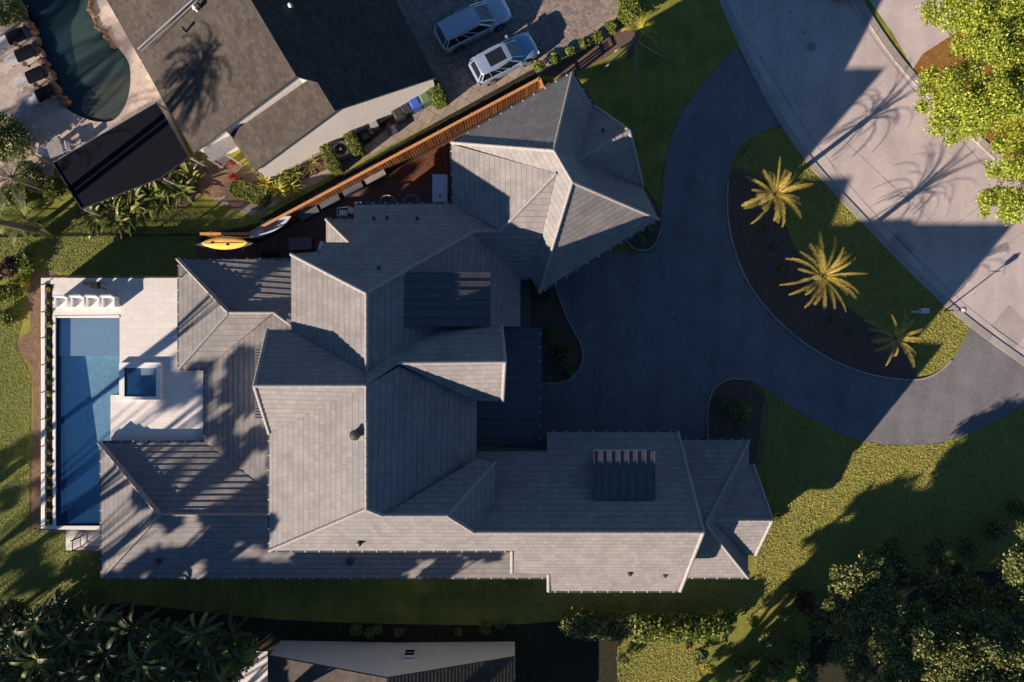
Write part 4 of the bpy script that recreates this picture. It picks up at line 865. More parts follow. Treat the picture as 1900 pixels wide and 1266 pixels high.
# patio dining chairs
pcx = thing('patio_chair', 'x', 'chair', (0, 0, 0), 'pale chairs by the patio cover')
MB().box((0, 0, .42), (.5, .5, .05)).build('seat', MT['board'], pcx); MB().box((0, .24, .68), (.5, .05, .5)).build('backrest', MT['board'], pcx)
for sx in (-1, 1):
    for sy in (-1, 1): MB().box((sx * .22, sy * .22, .2), (.04, .04, .4)).build('leg', MT['board'], pcx)
for i, (x, y, a_, lb) in enumerate([(82, 282, 75, 'pale chair left of the dark patio table'), (120, 272, -80, 'pale chair right of the dark patio table')]):
    o = pcx if i == 0 else copy_tree(pcx); q = P(x, y, ND + .6); o.location = (q.x, q.y, ND + .002); o['label'] = lb; o.rotation_euler.z = R(a_)
pt = thing('patio_table', 'dark square table with pale chairs beside the black patio cover', 'table', P(102, 276, ND)); c = P(102, 276, ND + .7)
MB().box((c.x, c.y, ND + .72), (.95, 1.0, .05), R(20)).build('table_top', MT['pad'], pt); MB().lathe((c.x, c.y, ND), [(.3, 0), (.05, .05), (.05, .7)], 12).build('pedestal', MT['dark'], pt)
yp = MB(); yp.bar(P(64, 287, .6), P(93, 304, .6), .10, .06); tag(yp.build('pool_noodle', MT['kayak']), 'orange pole lying at the edge of the patio near the dark shrubs', 'pole')
# lamp post, mailbox, manhole, street seam
lp = thing('lamp_post', 'thin black lamp post with pale lantern at the street edge of the island', 'lamp post', P(1752, 577)); q = P(1752, 577)
MB().tube([(q.x, q.y, 0), (q.x, q.y, 1.8)], [.05, .035], 10).build('pole', MT['black'], lp); MB().lathe((q.x, q.y, 1.75), [(.05, 0), (.14, .06), (.17, .26), (.13, .3)], 12).build('lantern', MT['glass'], lp); MB().lathe((q.x, q.y, 2.04), [(.19, 0), (.19, .02), (.06, .12), (.02, .18)], 12).build('lantern_cap', MT['grey'], lp); MB().bar((q.x - .3, q.y, 1.5), (q.x + .3, q.y, 1.5), .025).build('cross_bar', MT['hanger'], lp)
mbx = thing('mailbox', 'white mailbox on a post with a side arm in the grass island', 'mailbox', P(1690, 583)); q = P(1716, 577, 1.2)
m = MB()
for i in range(8):
    a0, a1 = math.pi * i / 8, math.pi * (i + 1) / 8
    for e0_, e1_ in ((-.26, .26),): m.face([(q.x + e0_, q.y + math.cos(a0) * .16, 1.15 + math.sin(a0) * .14), (q.x + e1_, q.y + math.cos(a0) * .16, 1.15 + math.sin(a0) * .14), (q.x + e1_, q.y + math.cos(a1) * .16, 1.15 + math.sin(a1) * .14), (q.x + e0_, q.y + math.cos(a1) * .16, 1.15 + math.sin(a1) * .14)])
m.box((q.x, q.y, 1.07), (.52, .32, .16)); m.build('box', MT['board'], mbx); MB().box((q.x, q.y, .5), (.13, .13, 1.0)).build('post', MT['board'], mbx); MB().box((q.x - .42, q.y - .06, .93), (.65, .11, .08)).build('arm', MT['board'], mbx)
q = P(1505, 88); mh = MB(); mh.lathe((q.x, q.y, .014), [(.31, 0), (.31, .008), (.27, .009)], 28); tag(mh.build('manhole_cover', MT['pad']), 'round dark manhole cover in the shaded street', 'manhole')
sj = MB(); strip(smooth_ring(g2([(1572, 0), (1600, 42), (1650, 112), (1715, 190), (1790, 268), (1850, 334), (1905, 390)]), 4, False), .06, .010, .0165, sj); strip(smooth_ring(g2([(1345, 0), (1376, 55), (1432, 143), (1510, 262), (1602, 374), (1700, 478), (1796, 570), (1905, 652)]), 4, False), .05, .010, .0165, sj)
for a, b in (((1375, 55), (1440, 12)), ((1500, 250), (1640, 150)), ((1540, 300), (1560, 340)), ((1700, 470), (1850, 360)), ((1660, 350), (1560, 255)), ((1740, 420), (1640, 330)), ((1800, 500), (1900, 430)), ((1470, 200), (1400, 80))): strip([P(*a)[:2], P(*b)[:2]], .035, .010, .0155, sj)
tag(sj.build('street_joint', MT['pad']), kind='structure')
for x, y, r in ((1466, 23, .09), (1492, 61, .11), (1412, 106, .08), (1427, 84, .06), (1413, 62, .06)):
    q = P(x, y); mk = MB(); mk.lathe((q.x, q.y, .0125), [(r, 0), (r, .004)], 12); tag(mk.build('street_stain', MT['pad']), kind='structure')
# ================================================================ VEGETATION
def quads(C, n, size, up=.35, asp=1.7):
    """n leaf quads per centre array C (k,3) -> V,F ; random orientation biased upwards"""
    k = len(C); nr = RN.normal(size=(k, 3)); nr[:, 2] = np.abs(nr[:, 2]) + up; nr /= np.linalg.norm(nr, axis=1)[:, None]
    a = np.cross(nr, RN.normal(size=(k, 3))); a /= np.linalg.norm(a, axis=1)[:, None] + 1e-9; b = np.cross(nr, a)
    s = size * RN.uniform(.6, 1.35, k)[:, None]; a = a * s * asp / 2; b = b * s / 2
    V = np.stack([C - a, C + b * .9 - a * .1, C + a, C - b * .9 - a * .1], 1).reshape(-1, 3)
    return V, np.arange(4 * k).reshape(-1, 4)
def clump_pts(clumps, n, shell=.5):
    w_ = np.array([c[1] ** 2 for c in clumps]); w_ = w_ / w_.sum(); idx = RN.choice(len(clumps), n, p=w_)
    cc = np.array([c[0][:] for c in clumps])[idx]; rr = np.array([c[1] for c in clumps])[idx]
    d = RN.normal(size=(n, 3)); d /= np.linalg.norm(d, axis=1)[:, None]
    r = rr * (shell + (1 - shell) * RN.random(n) ** .7) * (1 + .18 * RN.normal(size=n)); d[:, 2] *= .75
    return cc + d * r[:, None]
def sub_clumps(cl, k=5, f=.5):
    out = []
    for c, r in cl:
        for _ in range(k):
            d = RN.normal(size=3); d /= np.linalg.norm(d); d[2] = abs(d[2]) * .8 - .1
            out.append((Vector(c) + Vector(d) * r * .72, r * f * RN.uniform(.7, 1.25)))
    return out
def tree(name, label, cat, base, clumps, n, leaf, mat, trunk=.22, group=None, k=6, f=.45, shell=.45):
    t = thing(name, label, cat, base, group); sc = sub_clumps(clumps, k, f)
    V, F = quads(clump_pts(sc, n, shell), n, leaf); arrmesh('crown', V, F, LM[mat], t)
    m = MB(); top = sum((Vector(c[0]) for c in clumps), Vector()) / len(clumps); fork = Vector(base).lerp(top, .45) ; fork.x = base[0] * .7 + top.x * .3; fork.y = base[1] * .7 + top.y * .3
    if trunk:
        m.tube([base, Vector(base).lerp(fork, .5) + Vector((.1, .05, 0)), fork], [trunk, trunk * .8, trunk * .65], 10)
        for c, r in clumps[:14]:
            c = Vector(c); mid = fork.lerp(c, .55) + Vector((0, 0, -.2)); m.tube([fork, mid, c], [trunk * .45, trunk * .28, trunk * .1], 6)
        m.build('trunk', MT['bark'], t)
    return t
def bush(name, label, cat, px, py, r, h, mat, n=500, leaf=.09, group=None, stretch=None, ang=0, zb=0):
    c = P(px, py, zb + h * .6); t = thing(name, label, cat, (c.x, c.y, zb), group); cl = []
    if stretch:
        m_ = max(2, int(stretch / r)); dx, dy = math.cos(R(ang)), math.sin(R(ang))
        for i in range(m_): u = (i / (m_ - 1) - .5) * (stretch - r * 1.2); cl.append((Vector((c.x + dx * u, c.y + dy * u, zb + h * .55)), r * .95))
    else: cl = [(Vector((c.x, c.y, zb + h * .5)), r * .8)]
    sc = sub_clumps(cl, 7, .5) + cl; V, F = quads(clump_pts(sc, n, .5), n, leaf, .6); V[:, 2] = np.clip(V[:, 2], zb + .02, zb + h * 1.25)
    arrmesh('foliage', V, F, LM[mat], t)
    m = MB()
    for c_, r_ in cl[:12]: m.tube([(c_.x, c_.y, zb), (c_.x + .03, c_.y, zb + h * .5)], [.04, .02], 6)
    m.build('stem', MT['bark'], t) ; return t
class FR:
    """collects frond / blade geometry as quads"""
    def __init__(s): s.V = []; s.F = []
    def q(s, a, b, c, d): n = len(s.V); s.V += [a[:], b[:], c[:], d[:]]; s.F.append((n, n + 1, n + 2, n + 3))
    def frond(s, base, az, L, el, droop, ll=.32, n=18, w0=.03, lw=.035, curl=.5):
        p = Vector(base); e = el; pts = []; cu = random.uniform(-curl, curl)
        for i in range(n + 1):
            pts.append(p.copy()); d = Vector((math.cos(az) * math.cos(e), math.sin(az) * math.cos(e), math.sin(e))); p = p + d * L / n; e -= droop / n * (1 + .4 * i / n); az += cu / n * (i / n) * 2
        for i in range(n):
            d = (pts[i + 1] - pts[i]).normalized(); sd = d.cross(Vector((0, 0, 1)))
            if sd.length < .05: sd = Vector((1, 0, 0))
            sd.normalize(); up = sd.cross(d); w_ = w0 * (1 - .8 * i / n)
            s.q(pts[i] - sd * w_, pts[i + 1] - sd * w_ * .9, pts[i + 1] + sd * w_ * .9, pts[i] + sd * w_)
            if i < 2: continue
            t = i / n; l = ll * math.sin(math.pi * (.12 + .80 * t)) ** .7 * random.uniform(.8, 1.1)
            for sg in (-1, 1):
                for o in (.15, .65):
                    b0 = pts[i].lerp(pts[i + 1], o); tip = b0 + (sd * sg * .75 + d * .75 + up * random.uniform(.05, .35)).normalized() * l + Vector((0, 0, -.12 * l))
                    mid = b0.lerp(tip, .5) + d * lw * .5; s.q(b0 - d * lw * .5, mid - d * lw, tip, mid)
    def blade(s, base, az, L, el, droop, W_, n=6, stalk=.35, cup=.25):
        """one broad leaf with a stalk and folded midrib"""
        p = Vector(base); e = el; rg = []; ns = n + 3
        for i in range(ns + 1):
            d = Vector((math.cos(az) * math.cos(e), math.sin(az) * math.cos(e), math.sin(e))); sd = d.cross(Vector((0, 0, 1)))
            if sd.length < .05: sd = Vector((-math.sin(az), math.cos(az), 0))
            sd.normalize(); up = sd.cross(d); t = i / ns; u = (t - stalk) / (1 - stalk)
            w_ = .015 if u <= 0 else max(.005, W_ / 2 * math.sin(math.pi * min(1, u) ** .8) ** .75)
            rg.append((p - sd * w_ + up * w_ * cup, p.copy(), p + sd * w_ + up * w_ * cup)); p = p + d * L / ns; e -= droop / ns * (1 + t)
        n0 = len(s.V)
        for r in rg: s.V += [v[:] for v in r]
        for i in range(ns): s.F.append((n0 + 3 * i, n0 + 3 * i + 3, n0 + 3 * i + 4, n0 + 3 * i + 1)); s.F.append((n0 + 3 * i + 1, n0 + 3 * i + 4, n0 + 3 * i + 5, n0 + 3 * i + 2))
    def build(s, name, mat, parent): return arrmesh(name, s.V, s.F, mat, parent)
def palm(label, px, py, z, nf, L, mat, tr=.14, el=(.1, 1.25), droop=1.3, group=None, base=None, ll=.32, n=18, name='palm_tree', azs=None, lw=.035):
    c = P(px, py, z); b = Vector((c.x, c.y, 0)) if base is None else base; t = thing(name, label, 'palm', b, group)
    f = FR()
    for i in range(nf):
        az = (azs[i % len(azs)] if azs else 2.39996 * i) + random.uniform(-.15, .15); e = el[0] + (el[1] - el[0]) * (i + .5) / nf
        f.frond(c + Vector((math.cos(az), math.sin(az), 0)) * tr * .6, az, L * random.uniform(.72, 1.12), e, droop * random.uniform(.6, 1.35), ll * random.uniform(.6, 1.15), n, lw=lw)
    f.build('crown', LM[mat], t)
    if mat == 'palm':
        dd = FR()
        for i in range(7): dd.frond(c - Vector((0, 0, .15)), random.uniform(0, 6.28), L * random.uniform(.45, .7), random.uniform(-.3, .25), 1.3, ll * .8, 12, lw=.03)
        dd.build('dead_fronds', LM['palmdk'], t)
    m = MB(); k = 9; pts = [b.lerp(c, j / k) for j in range(k + 1)]; m.tube(pts, [tr * (1.25 - .3 * j / k) * (1 + .1 * (j % 2)) for j in range(k + 1)], 12)
    m.lathe((c.x, c.y, c.z - .35), [(tr * .9, 0), (tr * 1.5, .2), (tr * 1.2, .42), (.03, .5)], 12); m.build('trunk', MT['palmbark'], t)
    return t
# island palms
palm('golden feathery palm in the mulch nearest the top end of the island', 1435, 362, 3.2, 26, 2.3, 'palm', el=(.45, 1.45), droop=1.45, ll=.27, lw=.036)
palm('widest golden palm, full round star of fronds in the middle of the island', 1524, 513, 3.25, 30, 2.65, 'palm', el=(.4, 1.45), droop=1.35, ll=.24, lw=.034)
palm('sparse brownish palm nearest the mailbox, half in shade', 1660, 628, 2.7, 15, 2.1, 'palm', el=(.3, 1.35), droop=1.8, ll=.27, lw=.036)
# staked palm by the drive
tp = palm('young leaning palm held by four timber braces near the hedge', 1184, 62, 3.2, 16, 1.6, 'yellow', el=(.4, 1.4), droop=2.0, azs=[.9, 1.2, .5, 1.6, 1.0, 2.4, .1, -.5, 3.0, 1.4], ll=.22, lw=.03)
col = P(1178, 76, 2.0)
for (x, y) in ((1115, 133), (1184, 150), (1237, 110), (1140, 96)):
    q = P(x, y); MB().bar((col.x, col.y, 2.0), (q.x, q.y, .02), .09, .05).build('brace', MT['stake'], tp)
MB().lathe((col.x, col.y, 1.85), [(.24, 0), (.24, .3)], 8).build('brace_collar', MT['stake'], tp)
# palms outside the frame whose shadows fall into it
def off_palm(sx, sy, zs, z, label, nf=24, L=3.2, dx=0, dy=0):
    """stand a palm so that its crown's shadow lands at image point sx,sy at height zs"""
    q = P(sx, sy, zs); k = (z - zs) / math.tan(R(SUN_EL)); c = Vector((q.x + math.cos(R(SUN_AZ)) * k, q.y + math.sin(R(SUN_AZ)) * k, z))
    t = thing('palm_tree', label, 'palm', (c.x, c.y, 0)); f = FR()
    for i in range(nf): f.frond(c, 2.39996 * i, L * random.uniform(.85, 1.1), -.2 + 1.5 * (i + .5) / nf, 1.7, .55, 16, .04, .09)
    f.build('crown', LM['green'], t); MB().tube([(c.x + .4, c.y, 0), (c.x + .2, c.y, z * .5), c], [.24, .18, .15], 10).build('trunk', MT['palmbark'], t)
off_palm(372, 120, 4.2, 9.6, 'tall coconut palm far outside the left edge, shading the brown roof', 20, 2.6)
off_palm(330, 175, 4.0, 11.5, 'taller coconut palm outside the left edge behind the shrubs', 26, 3.0)
off_palm(210, 95, .1, 12.5, 'slender palm outside the left edge shading the lagoon', 22, 3.0)
off_palm(120, -20, .1, 10.5, 'palm outside the upper left corner shading the deep lagoon water', 26, 3.2)
off_palm(60, 215, .1, 7.5, 'short palm outside the left edge near the rock border', 20, 2.2)
def off_tree(sx, sy, zs, z, r, label, n=2500, nc=12, leaf=.30, spread=1.0, mat='green'):
    q = P(sx, sy, zs); k = (z - zs) / math.tan(R(SUN_EL)); c = Vector((q.x + math.cos(R(SUN_AZ)) * k, q.y + math.sin(R(SUN_AZ)) * k, z)); cl = []
    for _ in range(nc):
        d = RN.normal(size=3); d /= np.linalg.norm(d); d = Vector(d) * r * RN.uniform(.3, 1); d.x *= spread; d.y *= spread; cl.append((c + d, r * .28))
    return tree('broadleaf_tree', label, 'tree', (c.x, c.y, 0), cl, n, leaf, mat, .3, k=5, f=.5)
off_tree(420, 720, 2.9, 13, 2.7, 'tall loose tree outside the left edge shading the pool deck', 2200, 11)
off_tree(315, 755, 2.1, 14, 2.6, 'thin tree beyond the left edge with wispy top', 1000, 7)
off_tree(440, 985, 3.8, 13.5, 3.2, 'large tree beyond the lower left corner shading the low roof', 3800, 15)
off_tree(300, 905, 3.8, 15, 2.4, 'open crowned tree beyond the lower left corner', 1300, 9)
off_tree(400, 880, 4, 12.5, 1.8, 'small open tree beyond the lower left corner', 900, 6)
off_tree(60, 990, .1, 11, 3.4, 'tree beyond the left edge shading the lower lawn', 3500, 14)
off_tree(30, 860, .1, 10, 1.9, 'small tree beyond the left edge shading the middle of the lawn', 1300, 8)
off_tree(640, 1055, 3.0, 9.5, 2.9, 'dense tree below the lower edge shading the gutter of the low roof', 8000, 20, .34)
off_tree(830, 1060, 3.0, 9.0, 2.0, 'small dense tree below the lower edge by the cream gabled house', 3500, 8, .34)
off_tree(250, 1215, 3.9, 14, 4.2, 'broad dense tree beyond the lower left corner shading the banana grove', 9000, 22, .34)
off_tree(320, 1115, .1, 10, 2.6, 'unseen dense tree added outside the lower left corner to shade the south strip', 5000, 12, .34)  # unseen trees from here put in to deepen shade on the south strip
off_tree(560, 1125, .1, 9, 2.4, 'unseen dense tree added below the lower edge to darken the south strip', 5000, 12, .34)
off_tree(650, 1150, .1, 8, 2.2, 'unseen round tree added to shade the strip by the cream house', 4500, 11, .34)  # put in out of view only to close a sunlit wedge
off_tree(1480, 1205, .8, 11, 2.6, 'dense tree below the lower edge shading the understorey', 7000, 15, .34)
off_tree(1760, 990, .1, 13, 3.0, 'unseen spreading tree added below the lower edge to shade the far lawn corner', 6000, 15, .34)  # unseen, added to fill out the shade on the lower right lawn
off_tree(1010, 1125, .1, 6.5, 1.8, 'unseen round leafy tree added behind the cream house for its shade', 5000, 10, .34)  # unseen pair added to shade the ground beside the cream house
off_tree(1150, 1120, .1, 7.5, 2.0, 'second unseen round leafy tree added by the lawn patch for its shade', 5000, 11, .34)
off_tree(700, 352, .1, 12, 1.1, 'loose unseen tree added beyond the lower left corner to shade the side yard', 2600, 9, .30)  # unseen tree added so that shade covers the side yard
off_tree(1850, 880, .1, 13, 3.0, 'unseen round tree added below the lower edge to shade the lawn by the drive mouth', 6500, 16, .34)  # added out of view to cover a gap in the lawn's shade
off_tree(1840, 965, .1, 12, 2.2, 'unseen slim tree added below the lower edge to shade the middle of the lawn edge', 4000, 11, .34)  # another unseen crown added for shade on the lawn
off_tree(80, 1200, 3.5, 12, 2.5, 'dense tree beyond the left edge shading the banana grove', 4500, 12, .34)
off_tree(410, 1190, 3.6, 12, 2.2, 'round dense tree below the lower left corner', 4000, 10, .34)
off_tree(545, 950, 8.0, 16.5, 1.0, 'narrow palm like tree below the lower left corner', 700, 4, .34)
# big trees of the right side
def cl_(lst): return [(P(x, y, z), r) for x, y, z, r in lst]
tree('broadleaf_tree', 'bright yellow green tree overhanging the sunlit street at the upper right', 'tree', P(1835, 215), cl_([
    (1735, 20, 6, .9), (1775, 25, 6.3, 1.5), (1840, 15, 7, 2), (1900, 20, 7, 2.2), (1850, 75, 7.4, 1.9), (1795, 90, 6, .9), (1905, 95, 7.5, 2), (1850, 130, 7.6, 1.6), (1740, 150, 6, 1.1), (1725, 185, 6, .9), (1780, 170, 7, 1.7), (1840, 190, 7.5, 2), (1900, 170, 7.6, 2), (1765, 225, 6.4, 1.4), (1762, 245, 6, .8), (1905, 240, 7.2, 1.7), (1870, 262, 6.5, 1.0),
    (1895, 300, 6.6, 1.4), (1850, 310, 5.8, .8), (1880, 345, 6, 1.2), (1850, 380, 5.8, 1.1), (1895, 390, 6, 1.1), (1835, 370, 5.5, .6), (1960, 60, 7, 2.5), (1965, 180, 7, 2.5), (1960, 320, 6.5, 2.3), (1900, -40, 7, 2.2), (1810, -30, 6, 1.6), (1812, 240, 6.5, .6)]), 120000, .09, 'bright', .28, k=9, f=.42, shell=.3)
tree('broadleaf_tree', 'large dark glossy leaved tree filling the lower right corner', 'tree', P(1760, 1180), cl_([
    (1565, 1080, 4.6, 1.0), (1600, 1090, 5, 1.3), (1625, 1070, 5, .9), (1590, 1130, 5, 1.2), (1640, 1130, 5.4, 1.3), (1600, 1180, 4.8, 1.1), (1650, 1190, 5.5, 1.4), (1700, 1150, 5.4, 1.1), (1710, 1200, 5.8, 1.5), (1690, 1245, 5.6, 1.5), (1760, 1230, 6, 1.5), (1820, 1200, 6, 1.3), (1830, 1250, 6.2, 1.7), (1890, 1230, 6, 1.5), (1890, 1180, 5.6, 1.0), (1640, 1240, 5, 1.2), (1545, 1110, 4, .7), (1560, 1160, 4.2, .8), (1580, 1235, 4.6, 1.0), (1740, 1180, 5.4, 1.2), (1775, 1160, 5, 1.0), (1830, 1160, 5.2, 1.1), (1780, 1280, 6, 2), (1900, 1290, 6, 2.2), (1680, 1300, 5.5, 1.8)]), 75000, .11, 'dark', .3, k=9, f=.45, shell=.2)
tree('broadleaf_tree', 'small dark tree with speckled leaves at the right edge above the glossy one', 'tree', P(1850, 1060), cl_([(1880, 1075, 4.6, 1.3), (1905, 1050, 5, 1.4), (1895, 1110, 4.8, 1.1), (1930, 1010, 5, 1.6), (1850, 1120, 4.2, .9)]), 16000, .12, 'dark', .2, k=8)
tree('broadleaf_tree', 'low shaded tree between the glossy tree and the sunlit lawn', 'tree', P(1640, 1030), cl_([(1625, 1040, 2.8, .9), (1650, 1015, 2.6, .6), (1680, 1060, 3, 1.1), (1740, 1080, 3, 1.3), (1790, 1100, 3.2, 1.2), (1740, 1020, 2.4, .9), (1760, 1130, 3.4, 1.2)]), 14000, .12, 'dark', .15, k=8)
def shade_trees():
    for i, (x, y, z, r, lb) in enumerate([(1130, 1400, 10, 3.4, 'tall tree below the lower edge near the cream house'), (1270, 1560, 11, 4.2, 'tall tree well below the lower edge of the view')]):
        b = P(x, y); cl = []
        for _ in range(20):
            d = RN.normal(size=3); d /= np.linalg.norm(d); d = Vector(d) * r * RN.uniform(.2, 1); d.z *= .75; cl.append((Vector((b.x, b.y, z - r * .6)) + d, r * .36))
        tree('broadleaf_tree', lb, 'tree', b, cl, 7500, .36, 'green', .35, k=5, f=.5)
shade_trees()
# hedges and shrubs
bush('hedge', 'long leafy hedge half in sun along the lower lawn', 'hedge', 1262, 1165, .9, 1.7, 'green', 7500, .13, stretch=5.6, ang=3)
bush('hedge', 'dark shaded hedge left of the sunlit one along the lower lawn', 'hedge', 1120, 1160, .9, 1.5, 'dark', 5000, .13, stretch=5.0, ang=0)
for x, y, r, h, mm, lb in [(1352, 1148, .55, 1.5, 'green', 'small sunlit shrub right of the long hedge'), (1398, 1152, .5, 1.3, 'green', 'pale green shrub in the shade of the lower lawn'), (1300, 1220, .55, 1.2, 'dark', 'spotted shrub at the corner of the sunlit grass patch'), (1315, 1240, .5, 1.0, 'yellow', 'yellowish shrub at the corner of the sunlit grass patch'), (1280, 1195, .35, .9, 'reddish', 'small red shrub at the corner of the sunlit grass patch'),
                        (1458, 1138, .5, 1.6, 'broad', 'pale leafed shrub in the dark understorey'), (1495, 1122, .9, 2.2, 'reddish', 'dull red shrub touching the glossy tree'), (1775, 1062, .7, 1.8, 'reddish', 'dark red shrub in the shade right of the glossy tree'), (1157, 1225, .5, 1.0, 'dark', 'dark shrub at the left edge of the sunlit grass patch'), (1430, 1190, .8, 1.4, 'dark', 'broad dark shrub in the understorey'), (1480, 1210, .9, 1.3, 'dark', 'low dark shrub beneath the glossy tree'), (1440, 1245, .8, 1.4, 'broad', 'mottled shrub near the lower edge of the understorey'), (1375, 1235, .7, 1.0, 'dark', 'dark shrub nearest the lower lawn patch, under the trees'), (1405, 1265, .8, 1.2, 'green', 'shrub cut by the lower edge under the trees'), (1500, 1255, .9, 1.4, 'dark', 'dense dark shrub at the lower edge below the glossy tree'), (1520, 1160, .8, 1.2, 'dark', 'dark shrub tucked against the left side of the glossy tree'), (1470, 1090, .5, .7, 'dark', 'low shrub where the shaded lawn meets the trees'), (1560, 1215, .9, 1.6, 'dark', 'broad shrub under the lower branches of the glossy tree'), (1850, 985, .9, 1.2, 'dark', 'shrub in the shade near the right edge'), (1800, 1020, .8, 1.1, 'dark', 'round shrub in the shade above the glossy tree'), (1890, 945, .7, .9, 'green', 'light shrub at the right edge in the shaded lawn'),
                        (1375, 765, .9, .8, 'dark', 'wide low shrub in the teardrop bed by the east gable'), (1340, 745, .45, .5, 'dark', 'small shrub in the teardrop bed by the east gable'), (1045, 655, .7, .7, 'dark', 'low shrub in the bed by the entry canopy'), (1025, 620, .5, .6, 'dark', 'small dark shrub in the bed by the entry canopy'), (1055, 690, .4, .5, 'green', 'light shrub at the tip of the bed by the entry canopy'), (1190, 445, .4, .6, 'dark', 'shrub in the small bed under the garage eave'), (1208, 430, .35, .5, 'dark', 'small shrub beside the garage eave bed edge'), (1442, 962, .28, .5, 'green', 'tiny shrub at the tip of the east gable')]:
    bush('shrub', lb, 'shrub', x, y, r, h, mm, int(900 * r * r + 500), .12 if r > .5 else .07)
for i, (x, y) in enumerate([(1420, 422), (1434, 458), (1449, 498), (1476, 545), (1545, 592), (1577, 613), (1418, 340)]):
    bush('round_shrub', 'small round yellow green shrub dotted in the dark island mulch', 'shrub', x, y, .25, .35, 'green', 260, .06, 'round shrubs in the island mulch')
for i, (x, y) in enumerate([(735, 240)][:0]): pass
# box hedges near the gable wall
def boxhedge(lb, px, py, w_, d_, h, ang, mat='green', n=2600, nm='box_hedge', zb=0):
    c = P(px, py, h); t = thing(nm, lb, 'hedge', (c.x, c.y, zb)); M = Matrix.Rotation(R(ang), 3, 'Z')
    a = RN.uniform(-1, 1, (n, 3)); e = np.abs(a).max(1)[:, None]; p = np.clip(a / e * (1 + .03 * RN.normal(size=(n, 1))), -1.1, 1.1)
    rr = np.maximum(1, (np.abs(p[:, 0]) ** 4 + np.abs(p[:, 1]) ** 4) ** .25)[:, None]; p[:, :2] /= rr
    p = p * np.array([w_ / 2, d_ / 2, h / 2]) + np.array([0, 0, h / 2]); p[:, 2] -= (np.abs(p[:, 0]) / w_ * 2) ** 4 * .12 * h * (p[:, 2] > h * .7)
    q = p @ np.array(M).T + np.array([c.x, c.y, zb]); V, F = quads(q, n, .085, .5); arrmesh('foliage', V, F, LM[mat], t)
    MB().box((c.x, c.y, zb + h * .45), (w_ * .8, d_ * .8, h * .85), R(ang), taper=.9).build('inner_branches', MT['bark'], t)
boxhedge('clipped oblong hedge on the left of the air conditioner', 611, 292, .85, 1.75, 1.3, 25); boxhedge('clipped oblong hedge on the right of the air conditioner', 653, 263, .75, 1.6, 1.3, 27); boxhedge('square clipped hedge beside the green bin', 809, 169, 1.0, 1.45, 1.3, 27)
boxhedge('low wedge of clipped ground cover below the yellow shrubs', 462, 357, 2.6, 1.1, .35, -18, n=3800)
# driveway hedge
for i, (x, y, r) in enumerate([(1000, 122, .42), (1030, 108, .42), (1060, 95, .42), (1085, 82, .45), (1108, 68, .45), (1135, 50, .5), (1160, 30, .7), (1165, 5, .8), (1150, -25, .8)]):
    bush('hedge_plant', 'leafy green plant in the hedge between the brick drive and the staked palm', 'hedge', x, y, r, 1.0, 'green', 650, .11, 'hedge plants along the brick drive')
bush('ornamental_grass', 'tall olive grass clump at the corner of the brick drive', 'grass clump', 1172, 18, .9, 1.5, 'green', 2600, .10)
# pool planter row and yard shrubs at left
for i in range(21):
    y = 538 + i * 21.5
    bush('planter_shrub', 'small green plant in the narrow planter between white wall and pool', 'shrub', 90 + random.uniform(-1.5, 1.5), y, .17 + .05 * random.random(), .26, 'green' if i % 3 else 'yellow', 230, .07, 'planter strip shrubs', zb=PZ - .12)
for x, y, r, h, mm, lb in [(12, 545, .9, .9, 'green', 'bright low shrub at the left edge above the big lawn'), (45, 490, .8, .8, 'green', 'loose shrub beside the straw bed at the left edge'), (15, 495, .8, 1.0, 'reddish', 'rusty shrub at the left edge'), (38, 525, .6, .6, 'yellow', 'yellow green shrub next to the straw bed'), (10, 590, .7, .5, 'green', 'low grass like shrub at the left edge'), (150, 300, .4, .8, 'broad', 'small plant at the rim of the black patio cover'), (98, 585, .01, .1, 'green', '')][:6]:
    bush('shrub', lb, 'shrub', x, y, r, h, mm, int(1500 * r * r + 300), .10)
def fan(label, px, py, n, L, z0, mat, W_=.22, el=(.5, 1.35), droop=.9, group=None, name='broad_leaf_plant', cat='plant', stalk=.3, h=0):
    c = P(px, py, z0); t = thing(name, label, cat, (c.x, c.y, 0), group); f = FR()
    for i in range(n):
        f.blade((c.x + random.uniform(-.12, .12), c.y + random.uniform(-.12, .12), h), 2.39996 * i + random.uniform(-.4, .4), L * random.uniform(.7, 1.15), random.uniform(*el), droop * random.uniform(.6, 1.3), W_ * random.uniform(.8, 1.2), stalk=stalk)
    f.build('leaves', LM[mat], t)
    MB().tube([(c.x, c.y, 0), (c.x, c.y, max(.3, h + .1))], [.12, .07], 8).build('stem', MT['palmbark'], t)
for i, (x, y, L, n) in enumerate([(180, 365, 1.9, 16), (205, 350, 2.0, 18), (200, 390, 1.8, 16), (232, 335, 1.9, 16), (240, 372, 1.8, 18), (268, 355, 1.9, 16), (262, 320, 1.7, 14), (292, 370, 1.7, 16), (300, 335, 1.8, 14), (325, 350, 1.6, 14), (318, 310, 1.5, 12), (208, 415, 1.7, 14), (165, 400, 1.8, 14), (345, 325, 1.4, 12), (285, 300, 1.5, 12), (225, 395, 1.6, 12)]):
    fan('upright broad leaved plant in the crowded row below the black patio cover', x, y, n * 2, L, 1.0, 'broad', W_=.19, group='broad leaved plants below the patio cover')
for i, (x, y, lb) in enumerate([(492, 338, 'bright yellow leaved shrub by the brown roof corner'), (512, 352, 'yellow leaved shrub, second from the brown roof corner'), (538, 345, 'small yellow leaved shrub nearest the clipped hedge'), (545, 322, 'dark green spiky plant in front of the clipped hedge'), (520, 325, 'olive spiky plant between the yellow shrubs and the gable wall'), (575, 302, 'dry brown grass clump against the gable wall')]):
    fan(lb, x, y, 34, .95, .5, 'yellow' if i < 3 else ('green' if i < 5 else 'palmdk'), W_=.09, el=(.3, 1.4), group=None, name='spiky_plant')
